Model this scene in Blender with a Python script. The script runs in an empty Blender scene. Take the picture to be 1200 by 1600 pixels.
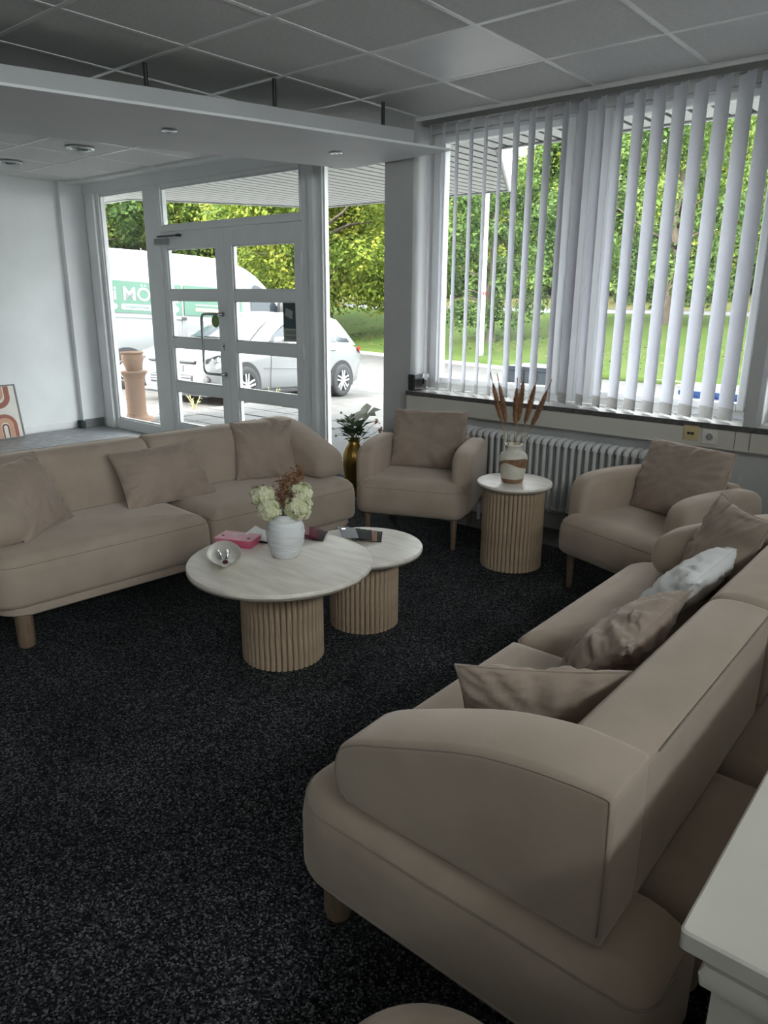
import bpy, bmesh, math, random
from mathutils import Vector, Matrix, noise, Euler
S = bpy.context.scene
COL = S.collection
R = math.radians
random.seed(7)

# ------------------------------------------------------------------ camera
YAW, PIT, ROLL, FPX, CAMH = 0.696583, 0.284686, 0.0067875, 1148.61, 1.456
def cam_axes():
    fw = Vector((-math.sin(YAW) * math.cos(PIT), math.cos(YAW) * math.cos(PIT), -math.sin(PIT)))
    r = Vector((math.cos(YAW), math.sin(YAW), 0)); u = r.cross(fw)
    r2 = r * math.cos(ROLL) + u * math.sin(ROLL); u2 = -r * math.sin(ROLL) + u * math.cos(ROLL)
    return r2, u2, fw
_r, _u, _f = cam_axes()
cam = bpy.data.objects.new('camera', bpy.data.cameras.new('camera'))
COL.objects.link(cam)
cam.data.sensor_fit = 'VERTICAL'; cam.data.sensor_height = 24.0
cam.data.lens = FPX / 1600.0 * 24.0
cam.data.clip_start = 0.02; cam.data.clip_end = 400
cam.matrix_world = Matrix(((_r.x, _u.x, -_f.x, 0), (_r.y, _u.y, -_f.y, 0), (_r.z, _u.z, -_f.z, CAMH), (0, 0, 0, 1)))
S.camera = cam

# ------------------------------------------------------------------ overcast sky, veiled sun, exposure
W = bpy.data.worlds.new('overcast_sky'); S.world = W; W.use_nodes = True
nt = W.node_tree; nt.nodes.clear()
wo = nt.nodes.new('ShaderNodeOutputWorld'); wb = nt.nodes.new('ShaderNodeBackground')
wb.inputs['Color'].default_value = (0.93, 0.97, 1.0, 1); wb.inputs['Strength'].default_value = 1.0
nt.links.new(wb.outputs[0], wo.inputs[0])
sun = bpy.data.objects.new('sun', bpy.data.lights.new('sun', 'SUN')); COL.objects.link(sun)
sun.data.energy = 1.3; sun.data.angle = R(12); sun.data.color = (1.0, 0.95, 0.86)
sun.rotation_euler = Vector((-0.15, -0.75, 0.68)).to_track_quat('Z', 'Y').to_euler()
def portal(name, loc, rot, sx, sy):
    l = bpy.data.lights.new(name, 'AREA'); l.shape = 'RECTANGLE'; l.size = sx; l.size_y = sy
    l.cycles.is_portal = True
    o = bpy.data.objects.new(name, l); COL.objects.link(o); o.location = loc; o.rotation_euler = rot
portal('portal_entrance', (-5.65, 4.66, 1.3), (R(-90), 0, 0), 4.3, 2.5)
portal('portal_window', (-1.1, 4.66, 1.66), (R(-90), 0, 0), 4.4, 1.7)
portal('portal_fill_window', (1.02, .25, 2.15), (0, R(90), 0), .7, 4.5)  # samples sky through the added high window strip, out of view
S.view_settings.view_transform = 'Standard'; S.view_settings.look = 'None'
S.view_settings.exposure = 3.95; S.view_settings.gamma = 1.0; S.view_settings.use_curve_mapping = False
S.cycles.use_denoising = True
S.cycles.max_bounces = 10; S.cycles.diffuse_bounces = 6; S.cycles.transparent_max_bounces = 24
S.cycles.sample_clamp_indirect = 8.0
S.cycles.caustics_reflective = False; S.cycles.caustics_refractive = False

# ------------------------------------------------------------------ materials
def srgb(r, g, b):
    f = lambda c: (c / 255 / 12.92) if c / 255 <= 0.04045 else ((c / 255 + 0.055) / 1.055) ** 2.4
    return (f(r), f(g), f(b), 1)
def lin(r, g, b): return (r, g, b, 1)
MATS = {}
def mat(name, c1, c2=None, scale=8, rough=0.6, metal=0.0, bump=0.0, bscale=None, detail=4, stretch=None, sheen=0, coat=0, spec=0.5,
        space='Object', trans=0.0, lo=0.35, hi=0.65, subs=0):
    m = bpy.data.materials.new(name); m.use_nodes = True
    n = m.node_tree.nodes; L = m.node_tree.links
    b = n['Principled BSDF']; out = n['Material Output']
    b.inputs['Roughness'].default_value = rough; b.inputs['Metallic'].default_value = metal
    b.inputs['Specular IOR Level'].default_value = spec
    if sheen:
        b.inputs['Sheen Weight'].default_value = sheen; b.inputs['Sheen Roughness'].default_value = 0.45
        b.inputs['Sheen Tint'].default_value = (1, 0.88, 0.78, 1)
    if coat: b.inputs['Coat Weight'].default_value = coat; b.inputs['Coat Roughness'].default_value = 0.05
    tc = n.new('ShaderNodeTexCoord'); mp = n.new('ShaderNodeMapping')
    L.new(tc.outputs[space], mp.inputs['Vector'])
    if stretch: mp.inputs['Scale'].default_value = stretch
    c2 = c2 or tuple(x * 0.93 for x in c1[:3]) + (1,)
    nz = n.new('ShaderNodeTexNoise'); nz.inputs['Scale'].default_value = scale; nz.inputs['Detail'].default_value = detail
    L.new(mp.outputs[0], nz.inputs['Vector'])
    rp = n.new('ShaderNodeValToRGB'); rp.color_ramp.elements[0].position = lo; rp.color_ramp.elements[1].position = hi
    rp.color_ramp.elements[0].color = c1; rp.color_ramp.elements[1].color = c2
    L.new(nz.outputs['Fac'], rp.inputs['Fac']); L.new(rp.outputs['Color'], b.inputs['Base Color'])
    if bump:
        nb = n.new('ShaderNodeTexNoise'); nb.inputs['Scale'].default_value = bscale or scale * 4; nb.inputs['Detail'].default_value = 3
        L.new(mp.outputs[0], nb.inputs['Vector'])
        bp = n.new('ShaderNodeBump'); bp.inputs['Strength'].default_value = bump; bp.inputs['Distance'].default_value = 0.01
        L.new(nb.outputs['Fac'], bp.inputs['Height']); L.new(bp.outputs['Normal'], b.inputs['Normal'])
    if trans:
        tr = n.new('ShaderNodeBsdfTranslucent'); L.new(rp.outputs['Color'], tr.inputs['Color'])
        mx = n.new('ShaderNodeMixShader'); mx.inputs[0].default_value = trans
        L.new(b.outputs[0], mx.inputs[1]); L.new(tr.outputs[0], mx.inputs[2]); L.new(mx.outputs[0], out.inputs[0])
    MATS[name] = m
    return m
def glass_mat(name, tint=(0.96, 0.98, 0.97), refl=1.0):
    m = bpy.data.materials.new(name); m.use_nodes = True
    n = m.node_tree.nodes; L = m.node_tree.links; n.remove(n['Principled BSDF']); out = n['Material Output']
    t = n.new('ShaderNodeBsdfTransparent'); t.inputs['Color'].default_value = (*tint, 1)
    g = n.new('ShaderNodeBsdfGlossy'); g.inputs['Roughness'].default_value = 0.02
    nz = n.new('ShaderNodeTexNoise'); nz.inputs['Scale'].default_value = 1.2
    rm = n.new('ShaderNodeMapRange'); rm.inputs['To Min'].default_value = 0.9 * refl; rm.inputs['To Max'].default_value = 1.0 * refl
    L.new(nz.outputs['Fac'], rm.inputs['Value'])
    lw = n.new('ShaderNodeLayerWeight'); lw.inputs['Blend'].default_value = 0.5
    pw = n.new('ShaderNodeMath'); pw.operation = 'POWER'; pw.inputs[1].default_value = 4.0
    L.new(lw.outputs['Facing'], pw.inputs[0])
    ma = n.new('ShaderNodeMath'); ma.operation = 'MULTIPLY_ADD'; ma.inputs[1].default_value = 0.55; ma.inputs[2].default_value = 0.025
    L.new(pw.outputs[0], ma.inputs[0])
    mu = n.new('ShaderNodeMath'); mu.operation = 'MULTIPLY'
    L.new(ma.outputs[0], mu.inputs[0]); L.new(rm.outputs[0], mu.inputs[1])
    mx = n.new('ShaderNodeMixShader'); L.new(mu.outputs[0], mx.inputs[0]); L.new(t.outputs[0], mx.inputs[1]); L.new(g.outputs[0], mx.inputs[2])
    L.new(mx.outputs[0], out.inputs[0]); MATS[name] = m
    return m
def leaf_mat(name, cols, trans=0.35):
    m = bpy.data.materials.new(name); m.use_nodes = True
    n = m.node_tree.nodes; L = m.node_tree.links; b = n['Principled BSDF']; out = n['Material Output']
    b.inputs['Roughness'].default_value = 0.55; b.inputs['Specular IOR Level'].default_value = 0.12
    gi = n.new('ShaderNodeNewGeometry'); rp = n.new('ShaderNodeValToRGB'); rp.color_ramp.interpolation = 'LINEAR'
    els = rp.color_ramp.elements
    while len(els) < len(cols): els.new(0.5)
    for i, c in enumerate(cols):
        els[i].position = i / (len(cols) - 1); els[i].color = c
    tc = n.new('ShaderNodeTexCoord'); nz = n.new('ShaderNodeTexNoise'); nz.inputs['Scale'].default_value = 0.45; nz.inputs['Detail'].default_value = 2
    L.new(tc.outputs['Object'], nz.inputs['Vector'])
    ad = n.new('ShaderNodeMath'); ad.operation = 'MULTIPLY_ADD'; ad.inputs[1].default_value = 0.5
    m2 = n.new('ShaderNodeMath'); m2.operation = 'MULTIPLY_ADD'; m2.inputs[1].default_value = 1.6; m2.inputs[2].default_value = -0.55
    L.new(nz.outputs['Fac'], m2.inputs[0]); L.new(gi.outputs['Random Per Island'], ad.inputs[0]); L.new(m2.outputs[0], ad.inputs[2])
    L.new(ad.outputs[0], rp.inputs['Fac']); L.new(rp.outputs['Color'], b.inputs['Base Color'])
    tr = n.new('ShaderNodeBsdfTranslucent'); L.new(rp.outputs['Color'], tr.inputs['Color'])
    mx = n.new('ShaderNodeMixShader'); mx.inputs[0].default_value = trans
    L.new(b.outputs[0], mx.inputs[1]); L.new(tr.outputs[0], mx.inputs[2]); L.new(mx.outputs[0], out.inputs[0])
    MATS[name] = m
    return m

def carpet_mat():
    m = mat('carpet', lin(.5, .5, .5), lin(1, 1, 1), scale=2.2, rough=0.95, spec=0.08, lo=.3, hi=.7)
    n = m.node_tree.nodes; L = m.node_tree.links; b = n['Principled BSDF']
    vo = n.new('ShaderNodeTexVoronoi'); vo.inputs['Scale'].default_value = 210
    mp = [x for x in n if x.type == 'MAPPING'][0]; L.new(mp.outputs[0], vo.inputs['Vector'])
    sp = n.new('ShaderNodeSeparateColor'); L.new(vo.outputs['Color'], sp.inputs[0])
    rp = n.new('ShaderNodeValToRGB'); e = rp.color_ramp.elements
    e[0].position = 0.0; e[0].color = lin(.006, .0063, .007); e[1].position = 1.0; e[1].color = lin(.23, .234, .242)
    for p, c in ((.5, lin(.022, .023, .026)), (.82, lin(.085, .087, .092))): q = e.new(p); q.color = c
    L.new(sp.outputs[0], rp.inputs['Fac'])
    base = [x for x in n if x.type == 'VALTORGB' and x != rp][0]
    mx = n.new('ShaderNodeMix'); mx.data_type = 'RGBA'; mx.blend_type = 'MULTIPLY'; mx.inputs['Factor'].default_value = 1.0
    L.new(rp.outputs['Color'], mx.inputs['A']); L.new(base.outputs['Color'], mx.inputs['B'])
    for l in list(b.inputs['Base Color'].links): L.remove(l)
    L.new(mx.outputs['Result'], b.inputs['Base Color'])
    bp = n.new('ShaderNodeBump'); bp.inputs['Strength'].default_value = .6; bp.inputs['Distance'].default_value = .006
    L.new(vo.outputs['Distance'], bp.inputs['Height']); bp.invert = True; L.new(bp.outputs['Normal'], b.inputs['Normal'])
    return m
carpet_mat()
FABRIC = lin(.36, .30, .245)
mat('fabric', lin(.42, .335, .270), lin(.36, .285, .228), scale=5, rough=0.9, bump=0.10, bscale=380, sheen=0.45, spec=0.2)
mat('fabric_pillow', lin(.36, .28, .228), lin(.30, .235, .191), scale=6, rough=0.9, bump=0.12, bscale=300, sheen=0.4, spec=0.2)
mat('fabric_white', lin(.80, .80, .79), lin(.70, .70, .69), scale=7, rough=0.9, bump=0.15, bscale=300, sheen=0.2, spec=0.2)
mat('seam', lin(.31, .26, .215), scale=20, rough=0.9)
mat('leg_wood', lin(.22, .15, .10), lin(.17, .115, .075), scale=14, rough=0.55, stretch=(6, 6, 1), bump=0.1)
mat('slat_wood', lin(.50, .375, .26), lin(.31, .22, .15), scale=16, rough=0.55, stretch=(7, 7, 0.7), bump=0.2, bscale=60, lo=.3, hi=.7)
mat('slat_core', lin(.055, .038, .026), scale=10, rough=0.8)
mat('stone_top', lin(.80, .745, .66), lin(.64, .58, .50), scale=5, rough=0.42, stretch=(1.2, 5, 1), bump=0.04, lo=.32, hi=.72)
mat('stone_edge', lin(.46, .42, .36), lin(.40, .36, .31), scale=9, rough=0.5)
mat('wall', lin(0.7992, 0.8100, 0.8100), lin(0.7560, 0.7668, 0.7668), scale=3, rough=0.85, bump=0.05, bscale=120)
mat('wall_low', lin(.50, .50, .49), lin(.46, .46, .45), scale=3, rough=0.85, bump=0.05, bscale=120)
mat('column_paint', lin(0.4680, 0.4680, 0.4590), lin(0.4320, 0.4320, 0.4230), scale=3, rough=0.8, bump=0.05, bscale=120)
mat('ceiling_tile', lin(0.7200, 0.7200, 0.7080), lin(0.6480, 0.6480, 0.6360), scale=35, rough=0.95, bump=0.35, bscale=160, stretch=(1, 2.4, 1))
mat('grid_metal', lin(.80, .80, .79), scale=5, rough=0.35, spec=0.6)
mat('light_panel', lin(.80, .80, .80), scale=2, rough=0.35)
mat('panel_paint', lin(.72, .72, .72), lin(.68, .68, .68), scale=2.5, rough=0.6)
mat('panel_shaded', lin(.42, .42, .42), lin(.39, .39, .39), scale=2.5, rough=0.6)  # panel paint darkened for the fascia box, its shade put into the colour
mat('rod_metal', lin(.05, .05, .05), scale=5, rough=0.4, metal=0.6)
mat('chrome', lin(.75, .75, .75), scale=5, rough=0.15, metal=1.0)
mat('steel', lin(.42, .42, .43), lin(.36, .36, .37), scale=30, rough=0.3, metal=1.0)
mat('frame_white', lin(.74, .75, .75), lin(.70, .71, .71), scale=4, rough=0.35)
mat('gasket', lin(.03, .03, .032), scale=5, rough=0.6)
mat('blind', lin(.82, .82, .85), lin(.79, .79, .82), scale=60, rough=0.8, bump=0.05, bscale=300, trans=0.38)
mat('blind_weight', lin(.66, .65, .63), lin(.62, .61, .59), scale=40, rough=0.7, trans=0.15)
mat('chain', lin(.75, .75, .75), scale=9, rough=0.4)
mat('rail_metal', lin(.20, .20, .19), lin(.17, .17, .165), scale=4, rough=0.4)
mat('sill_stone', lin(.62, .60, .57), lin(.40, .39, .37), scale=26, rough=0.35, lo=.3, hi=.75)
mat('sill_edge', lin(.10, .095, .09), lin(.05, .05, .048), scale=40, rough=0.6)
mat('duct', lin(.56, .54, .48), lin(.53, .51, .45), scale=3, rough=0.5)
mat('radiator', lin(.60, .60, .59), lin(.56, .56, .55), scale=5, rough=0.35)
mat('socket_white', lin(.66, .64, .58), scale=5, rough=0.4)
mat('socket_ivory', lin(.55, .45, .24), scale=5, rough=0.4)
mat('black_plastic', lin(.012, .012, .013), lin(.018, .018, .019), scale=6, rough=0.4)
mat('grey_plastic', lin(.30, .30, .31), scale=6, rough=0.45)
mat('floor_tile', lin(.30, .31, .32), lin(.20, .21, .22), scale=9, rough=0.45, bump=0.08, bscale=50)
mat('grout', lin(.20, .205, .21), scale=20, rough=0.9)
mat('base_tile', lin(.20, .20, .20), lin(.15, .15, .15), scale=9, rough=0.5)
mat('dark_gap', lin(.03, .04, .04), scale=9, rough=0.8)
mat('gloss_cream', lin(.70, .66, .58), lin(.66, .62, .54), scale=2.5, rough=0.12, coat=0.6)
mat('ceramic_white', lin(.72, .73, .74), lin(.58, .59, .60), scale=5, rough=0.7, stretch=(1, 1, 9), bump=0.8, bscale=9)
mat('ceramic_cream', lin(.66, .62, .54), lin(.58, .54, .46), scale=18, rough=0.4, bump=0.15, bscale=40)
mat('glaze_brown', lin(.17, .085, .045), lin(.30, .17, .10), scale=26, rough=0.35)
mat('gold', lin(.42, .27, .07), lin(.30, .18, .045), scale=9, rough=0.28, metal=0.9)
mat('pampas', lin(0.5100, 0.2890, 0.1530), lin(0.2890, 0.1530, 0.0850), scale=40, rough=0.9, trans=0.2)
mat('straw', lin(.52, .36, .18), scale=20, rough=0.8)
mat('petal_cream', lin(.86, .85, .66), lin(.72, .73, .46), scale=30, rough=0.7, trans=0.3)
mat('petal_white', lin(.92, .92, .86), lin(.82, .84, .72), scale=30, rough=0.6, trans=0.65)
mat('dried_brown', lin(.33, .17, .09), lin(.20, .10, .055), scale=40, rough=0.9)
mat('stem_green', lin(.06, .10, .035), scale=20, rough=0.7)
mat('plant_leaf', lin(.05, .09, .045), lin(.10, .15, .08), scale=14, rough=0.45, trans=0.2)
mat('bud_green', lin(.20, .28, .08), scale=20, rough=0.6)
mat('pink_card', lin(.62, .10, .20), lin(.66, .16, .25), scale=8, rough=0.45)
mat('pink_top', lin(.72, .30, .36), lin(.66, .24, .32), scale=12, rough=0.4)
mat('paper', lin(.75, .75, .73), scale=6, rough=0.7)
for i, c in enumerate([(.02, .02, .022), (.03, .055, .05), (.30, .15, .15), (.13, .012, .03), (.07, .006, .018), (.015, .015, .016),
                       (.33, .33, .34), (.012, .012, .013), (.30, .16, .11), (.02, .02, .022)]):
    mat('swatch_%d' % i, lin(*c), scale=60, rough=0.8, bump=0.1, bscale=300)
mat('silver_card', lin(.45, .45, .46), scale=6, rough=0.3, metal=0.5)
mat('print_ground', lin(.74, .70, .64), scale=6, rough=0.7)
mat('print_rust', lin(.36, .135, .095), lin(.32, .12, .085), scale=8, rough=0.7)
mat('print_tan', lin(.60, .34, .22), scale=8, rough=0.7)
mat('print_plum', lin(.18, .07, .055), scale=8, rough=0.7)
mat('frame_grey', lin(.16, .15, .145), scale=8, rough=0.4)
# outside
mat('asphalt', lin(0.0804, 0.0764, 0.0728), lin(0.1104, 0.1054, 0.1004), scale=3, rough=0.9, bump=0.3, bscale=60, detail=8, spec=0.08)
mat('aggregate', lin(0.1057, 0.1057, 0.1057), lin(0.0353, 0.0353, 0.0365), scale=90, rough=0.9, bump=0.4, bscale=120, lo=.38, hi=.62, spec=0.08)
mat('paver', lin(0.1082, 0.1062, 0.1040), lin(0.0915, 0.0894, 0.0874), scale=20, rough=0.9, bump=0.2, bscale=90, spec=0.08)
mat('kerb', lin(0.2023, 0.1963, 0.1904), lin(0.1666, 0.1606, 0.1547), scale=20, rough=0.9, bump=0.2, spec=0.08)
mat('pebble', lin(.30, .30, .31), lin(.12, .12, .125), scale=9, rough=0.8)
mat('earth', lin(.09, .075, .055), lin(.05, .045, .035), scale=6, rough=1.0, spec=0.08)
mat('grass', lin(.022, .041, .008), lin(.036, .048, .013), scale=1.6, spec=0.03, rough=0.95, bump=0.5, bscale=14, detail=10)
mat('grass_dry', lin(.055, .048, .022), lin(.034, .044, .012), scale=1.4, rough=0.95, bump=0.8, bscale=20, detail=10, spec=0.08)
mat('far_asphalt', lin(0.0832, 0.0832, 0.0832), lin(0.0999, 0.0999, 0.0999), scale=2, rough=0.9, spec=0.08)
mat('bark', lin(0.0440, 0.0336, 0.0240), lin(0.0880, 0.0720, 0.0560), scale=6, rough=0.95, stretch=(3, 3, .6), bump=0.5, spec=0.08)
mat('terracotta', lin(0.2053, 0.1309, 0.0923), lin(0.1795, 0.1129, 0.0795), scale=5, rough=0.85, bump=0.15, bscale=40, spec=0.08)
mat('soffit', lin(0.6290, 0.6290, 0.6120), lin(0.5950, 0.5950, 0.5780), scale=2, rough=0.6)
mat('soffit_void', lin(.05, .05, .05), scale=2, rough=0.9)
mat('fascia_white', lin(0.7310, 0.7395, 0.7480), scale=2, rough=0.5)
mat('car_white', lin(0.1756, 0.1788, 0.1819), lin(0.1693, 0.1725, 0.1756), scale=2, rough=0.25, coat=0.5)
mat('van_white', lin(0.1756, 0.1788, 0.1788), lin(0.1693, 0.1725, 0.1725), scale=2, rough=0.3, coat=0.3)
mat('car_glass', lin(.02, .026, .032), scale=2, rough=0.06, spec=0.35)
mat('car_dark', lin(.014, .014, .015), lin(.02, .02, .021), scale=10, rough=0.5)
mat('tyre', lin(.022, .022, .023), lin(.03, .03, .03), scale=30, rough=0.85)
mat('lamp_clear', lin(0.0891, 0.0940, 0.0972), lin(0.0405, 0.0421, 0.0454), scale=25, rough=0.08, coat=0.8)
mat('tail_red', lin(.42, .012, .015), scale=8, rough=0.15, coat=0.8)
mat('plate_white', lin(.75, .75, .75), scale=8, rough=0.4)
mat('van_green', lin(0.0169, 0.0750, 0.0431), lin(0.0188, 0.0806, 0.0469), scale=3, rough=0.35)
mat('van_orange', lin(.62, .34, .16), scale=3, rough=0.4)
mat('sticker_green', lin(.10, .26, .03), lin(.07, .2, .02), scale=8, rough=0.5)
mat('poster_teal', lin(.045, .075, .08), lin(.035, .06, .065), scale=3, rough=0.5)
mat('poster_strip', lin(.33, .34, .31), scale=3, rough=0.6)
mat('poster_ink', lin(.10, .11, .10), scale=3, rough=0.6)
mat('bin_grey', lin(.07, .085, .11), scale=4, rough=0.5)
mat('bin_blue', lin(0.0120, 0.0780, 0.3120), scale=4, rough=0.4)
mat('hill_green', lin(0.0139, 0.0208, 0.0055), lin(0.0254, 0.0347, 0.0092), scale=2, rough=1.0, detail=8, bump=1.0, bscale=9, spec=0.08)
mat('pole_white', lin(0.4879, 0.4879, 0.4879), scale=3, rough=0.4)
glass_mat('glass', (.92, .935, .93))
glass_mat('fill_window_glass')
glass_mat('lamp_glass', (0.9, 0.92, 0.92), 1.5)
leaf_mat('leaf_forest', [lin(0.0207, 0.0391, 0.0055), lin(0.0460, 0.0783, 0.0101), lin(0.0920, 0.1243, 0.0161), lin(0.1657, 0.1657, 0.0230)])
leaf_mat('leaf_oak', [lin(0.0335, 0.0574, 0.0071), lin(0.0718, 0.1053, 0.0120), lin(0.1341, 0.1580, 0.0192), lin(0.2202, 0.2059, 0.0288)])
leaf_mat('leaf_dark', [lin(0.0190, 0.0378, 0.0108), lin(0.0378, 0.0703, 0.0163), lin(0.0648, 0.1081, 0.0216), lin(0.1081, 0.1514, 0.0324)])
leaf_mat('leaf_litter', [lin(.035, .024, .012), lin(.065, .046, .02), lin(.10, .08, .034)], 0.1)
M = MATS

# ------------------------------------------------------------------ mesh helpers
class G:
    def __init__(s): s.v = []; s.f = []
    def box(s, x0, x1, y0, y1, z0, z1):
        b = len(s.v)
        s.v += [(x0, y0, z0), (x1, y0, z0), (x1, y1, z0), (x0, y1, z0), (x0, y0, z1), (x1, y0, z1), (x1, y1, z1), (x0, y1, z1)]
        s.f += [tuple(b + i for i in q) for q in ((3, 2, 1, 0), (4, 5, 6, 7), (0, 1, 5, 4), (1, 2, 6, 5), (2, 3, 7, 6), (3, 0, 4, 7))]
        return s
    def face(s, *p):
        b = len(s.v); s.v += [tuple(q) for q in p]; s.f.append(tuple(range(b, b + len(p)))); return s
    def rings(s, rs, cap0=True, cap1=True, closed=True):
        b = len(s.v); n = len(rs[0])
        for r in rs: s.v += [tuple(p) for p in r]
        for i in range(len(rs) - 1):
            for j in range(n if closed else n - 1):
                k = (j + 1) % n
                s.f.append((b + i * n + j, b + i * n + k, b + (i + 1) * n + k, b + (i + 1) * n + j))
        if cap0: s.f.append(tuple(b + j for j in reversed(range(n))))
        if cap1: s.f.append(tuple(b + (len(rs) - 1) * n + j for j in range(n)))
        return s
    def cyl(s, p0, p1, r0, r1=None, n=16, cap=True):
        r1 = r0 if r1 is None else r1
        p0 = Vector(p0); p1 = Vector(p1); d = (p1 - p0).normalized()
        a = d.orthogonal().normalized(); c = d.cross(a)
        ring = lambda p, r: [p + a * r * math.cos(t) + c * r * math.sin(t) for t in (2 * math.pi * i / n for i in range(n))]
        return s.rings([ring(p0, r0), ring(p1, r1)], cap, cap)
    def tube(s, pts, r, n=8, closed=False, cap=True):
        P = [Vector(p) for p in pts]; rs = []; N = len(P)
        d0 = None; a = None
        for i in range(N):
            if closed: t = P[(i + 1) % N] - P[i - 1]
            else: t = P[min(i + 1, N - 1)] - P[max(i - 1, 0)]
            t = t.normalized() if t.length > 1e-9 else Vector((0, 0, 1))
            if a is None: a = t.orthogonal().normalized()
            a = (a - t * a.dot(t)); a = a.normalized() if a.length > 1e-6 else t.orthogonal().normalized()
            c = t.cross(a); rr = r[i] if isinstance(r, (list, tuple)) else r
            rs.append([P[i] + a * rr * math.cos(2 * math.pi * k / n) + c * rr * math.sin(2 * math.pi * k / n) for k in range(n)])
        if closed: rs.append(rs[0]); cap = False
        return s.rings(rs, cap, cap)
    def lathe(s, prof, n=32, cx=0, cy=0, cap0=True, cap1=True, wob=None):
        rs = []
        for (r, z) in prof:
            rs.append([(cx + r * (wob(t, z) if wob else 1) * math.cos(t), cy + r * (wob(t, z) if wob else 1) * math.sin(t), z) for t in (2 * math.pi * i / n for i in range(n))])
        return s.rings(rs, cap0, cap1)
    def xform(s, m, start=0):
        for i in range(start, len(s.v)): s.v[i] = tuple(m @ Vector(s.v[i]))
        return s
    def mesh(s, name):
        me = bpy.data.meshes.new(name); me.from_pydata(s.v, [], s.f); return me
    def obj(s, name, material, parent=None, smooth=None, bevel=0, loc=None):
        me = s.mesh(name)
        if len(me.polygons) < 8000 and len(me.polygons) > 1:
            bm = bmesh.new(); bm.from_mesh(me); bmesh.ops.recalc_face_normals(bm, faces=bm.faces); bm.to_mesh(me); bm.free()
        if material: me.materials.append(M[material] if isinstance(material, str) else material)
        if smooth is not None:
            me.polygons.foreach_set('use_smooth', [True] * len(me.polygons))
            if smooth < 180: me.set_sharp_from_angle(angle=R(smooth))
        me.update()
        return link(name, me, parent, bevel, loc)
def link(name, me, parent=None, bevel=0, loc=None):
    o = bpy.data.objects.new(name, me); COL.objects.link(o)
    if parent is not None: o.parent = parent
    if loc is not None: o.location = loc
    if bevel:
        b = o.modifiers.new('edge', 'BEVEL'); b.width = bevel; b.segments = 2; b.limit_method = 'ANGLE'; b.angle_limit = R(40)
    return o
def tag(o, label=None, cat=None, group=None, kind=None):
    if label: o['label'] = label
    if cat: o['category'] = cat
    if group: o['group'] = group
    if kind: o['kind'] = kind
    return o
def empty(name, loc=(0, 0, 0), rz=0, label=None, cat=None, group=None, kind=None):
    o = bpy.data.objects.new(name, None); COL.objects.link(o); o.empty_display_size = 0.1
    o.location = loc; o.rotation_euler = (0, 0, rz)
    return tag(o, label, cat, group, kind)
def copy_tree(o, parent=None):
    c = o.copy(); COL.objects.link(c); c.parent = parent
    for ch in [k for k in COL.objects if k.parent == o]:
        copy_tree(ch, c)
    return c
def arcpts(cx, cy, r, a0, a1, n):
    return [(cx + r * math.cos(R(a0 + (a1 - a0) * i / n)), cy + r * math.sin(R(a0 + (a1 - a0) * i / n))) for i in range(n + 1)]
def rrect(x0, x1, y0, y1, rad, n=6):
    """rounded rectangle, counter-clockwise; rad = scalar or radii at (x1,y0),(x1,y1),(x0,y1),(x0,y0)"""
    if not isinstance(rad, (tuple, list)): rad = (rad,) * 4
    a, b, c, d = rad
    return (arcpts(x1 - a, y0 + a, a, -90, 0, n) + arcpts(x1 - b, y1 - b, b, 0, 90, n) +
            arcpts(x0 + c, y1 - c, c, 90, 180, n) + arcpts(x0 + d, y0 + d, d, 180, 270, n))
def rbox(g, x0, x1, y0, y1, prof, rad, n=6):
    if not isinstance(rad, (tuple, list)): rad = (rad,) * 4
    rs = []
    for (i, z) in prof:
        rs.append([(x, y, z) for x, y in rrect(x0 + i, x1 - i, y0 + i, y1 - i, [max(q - i, 0.004) for q in rad], n)])
    return g.rings(rs)
def offset2(poly, d):
    """offset a closed counter-clockwise polygon inwards by d along the vertex normals"""
    n = len(poly); o = []
    for i in range(n):
        p = Vector(poly[i]); a = Vector(poly[i - 1]); b = Vector(poly[(i + 1) % n])
        e0 = (p - a); e1 = (b - p)
        n0 = Vector((-e0.y, e0.x)).normalized() if e0.length > 1e-9 else Vector((0, 0))
        n1 = Vector((-e1.y, e1.x)).normalized() if e1.length > 1e-9 else Vector((0, 0))
        m = n0 + n1
        m = m.normalized() if m.length > 1e-6 else n0
        k = max(m.dot(n0), 0.5)
        q = p + m * (d / k); o.append((q.x, q.y))
    return o
def chaikin(p, it=2, closed=True):
    for _ in range(it):
        q = []; n = len(p)
        for i in range(n if closed else n - 1):
            a = p[i]; b = p[(i + 1) % n]
            q.append(tuple(.75 * x + .25 * y for x, y in zip(a, b))); q.append(tuple(.25 * x + .75 * y for x, y in zip(a, b)))
        if not closed: q = [p[0]] + q + [p[-1]]
        p = q
    return p
def dedupe(p):
    q = [p[0]]
    for x in p[1:]:
        if (Vector(x[:2]) - Vector(q[-1][:2])).length > 1e-5: q.append(x)
    return q
def puff(g, prof, t0, t1, r0, r1, fn, seg=5, it=2):
    """closed coarse outline extruded from t0 to t1 with rounded rims of radius r0 and r1; fn maps (a, b, t) to 3-D.
    Corners given as (a, b, s) stay crisp: they are cut back by s only."""
    prof = dedupe(prof)
    area = sum(prof[i - 1][0] * prof[i][1] - prof[i][0] * prof[i - 1][1] for i in range(len(prof)))
    if area < 0: prof = prof[::-1]
    return g.rings([[fn(a, b, t) for a, b in outline2(prof, off, it)] for off, t in rim_steps(t0, t1, r0, r1, seg)])
def rim_steps(t0, t1, r0, r1, seg):
    o = [(r0 * (1 - math.sin(k / seg * math.pi / 2)), t0 + r0 * (1 - math.cos(k / seg * math.pi / 2))) for k in range(seg + 1)]
    return o + [(r1 * (1 - math.sin(k / seg * math.pi / 2)), t1 - r1 * (1 - math.cos(k / seg * math.pi / 2))) for k in range(seg, -1, -1)]
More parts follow.
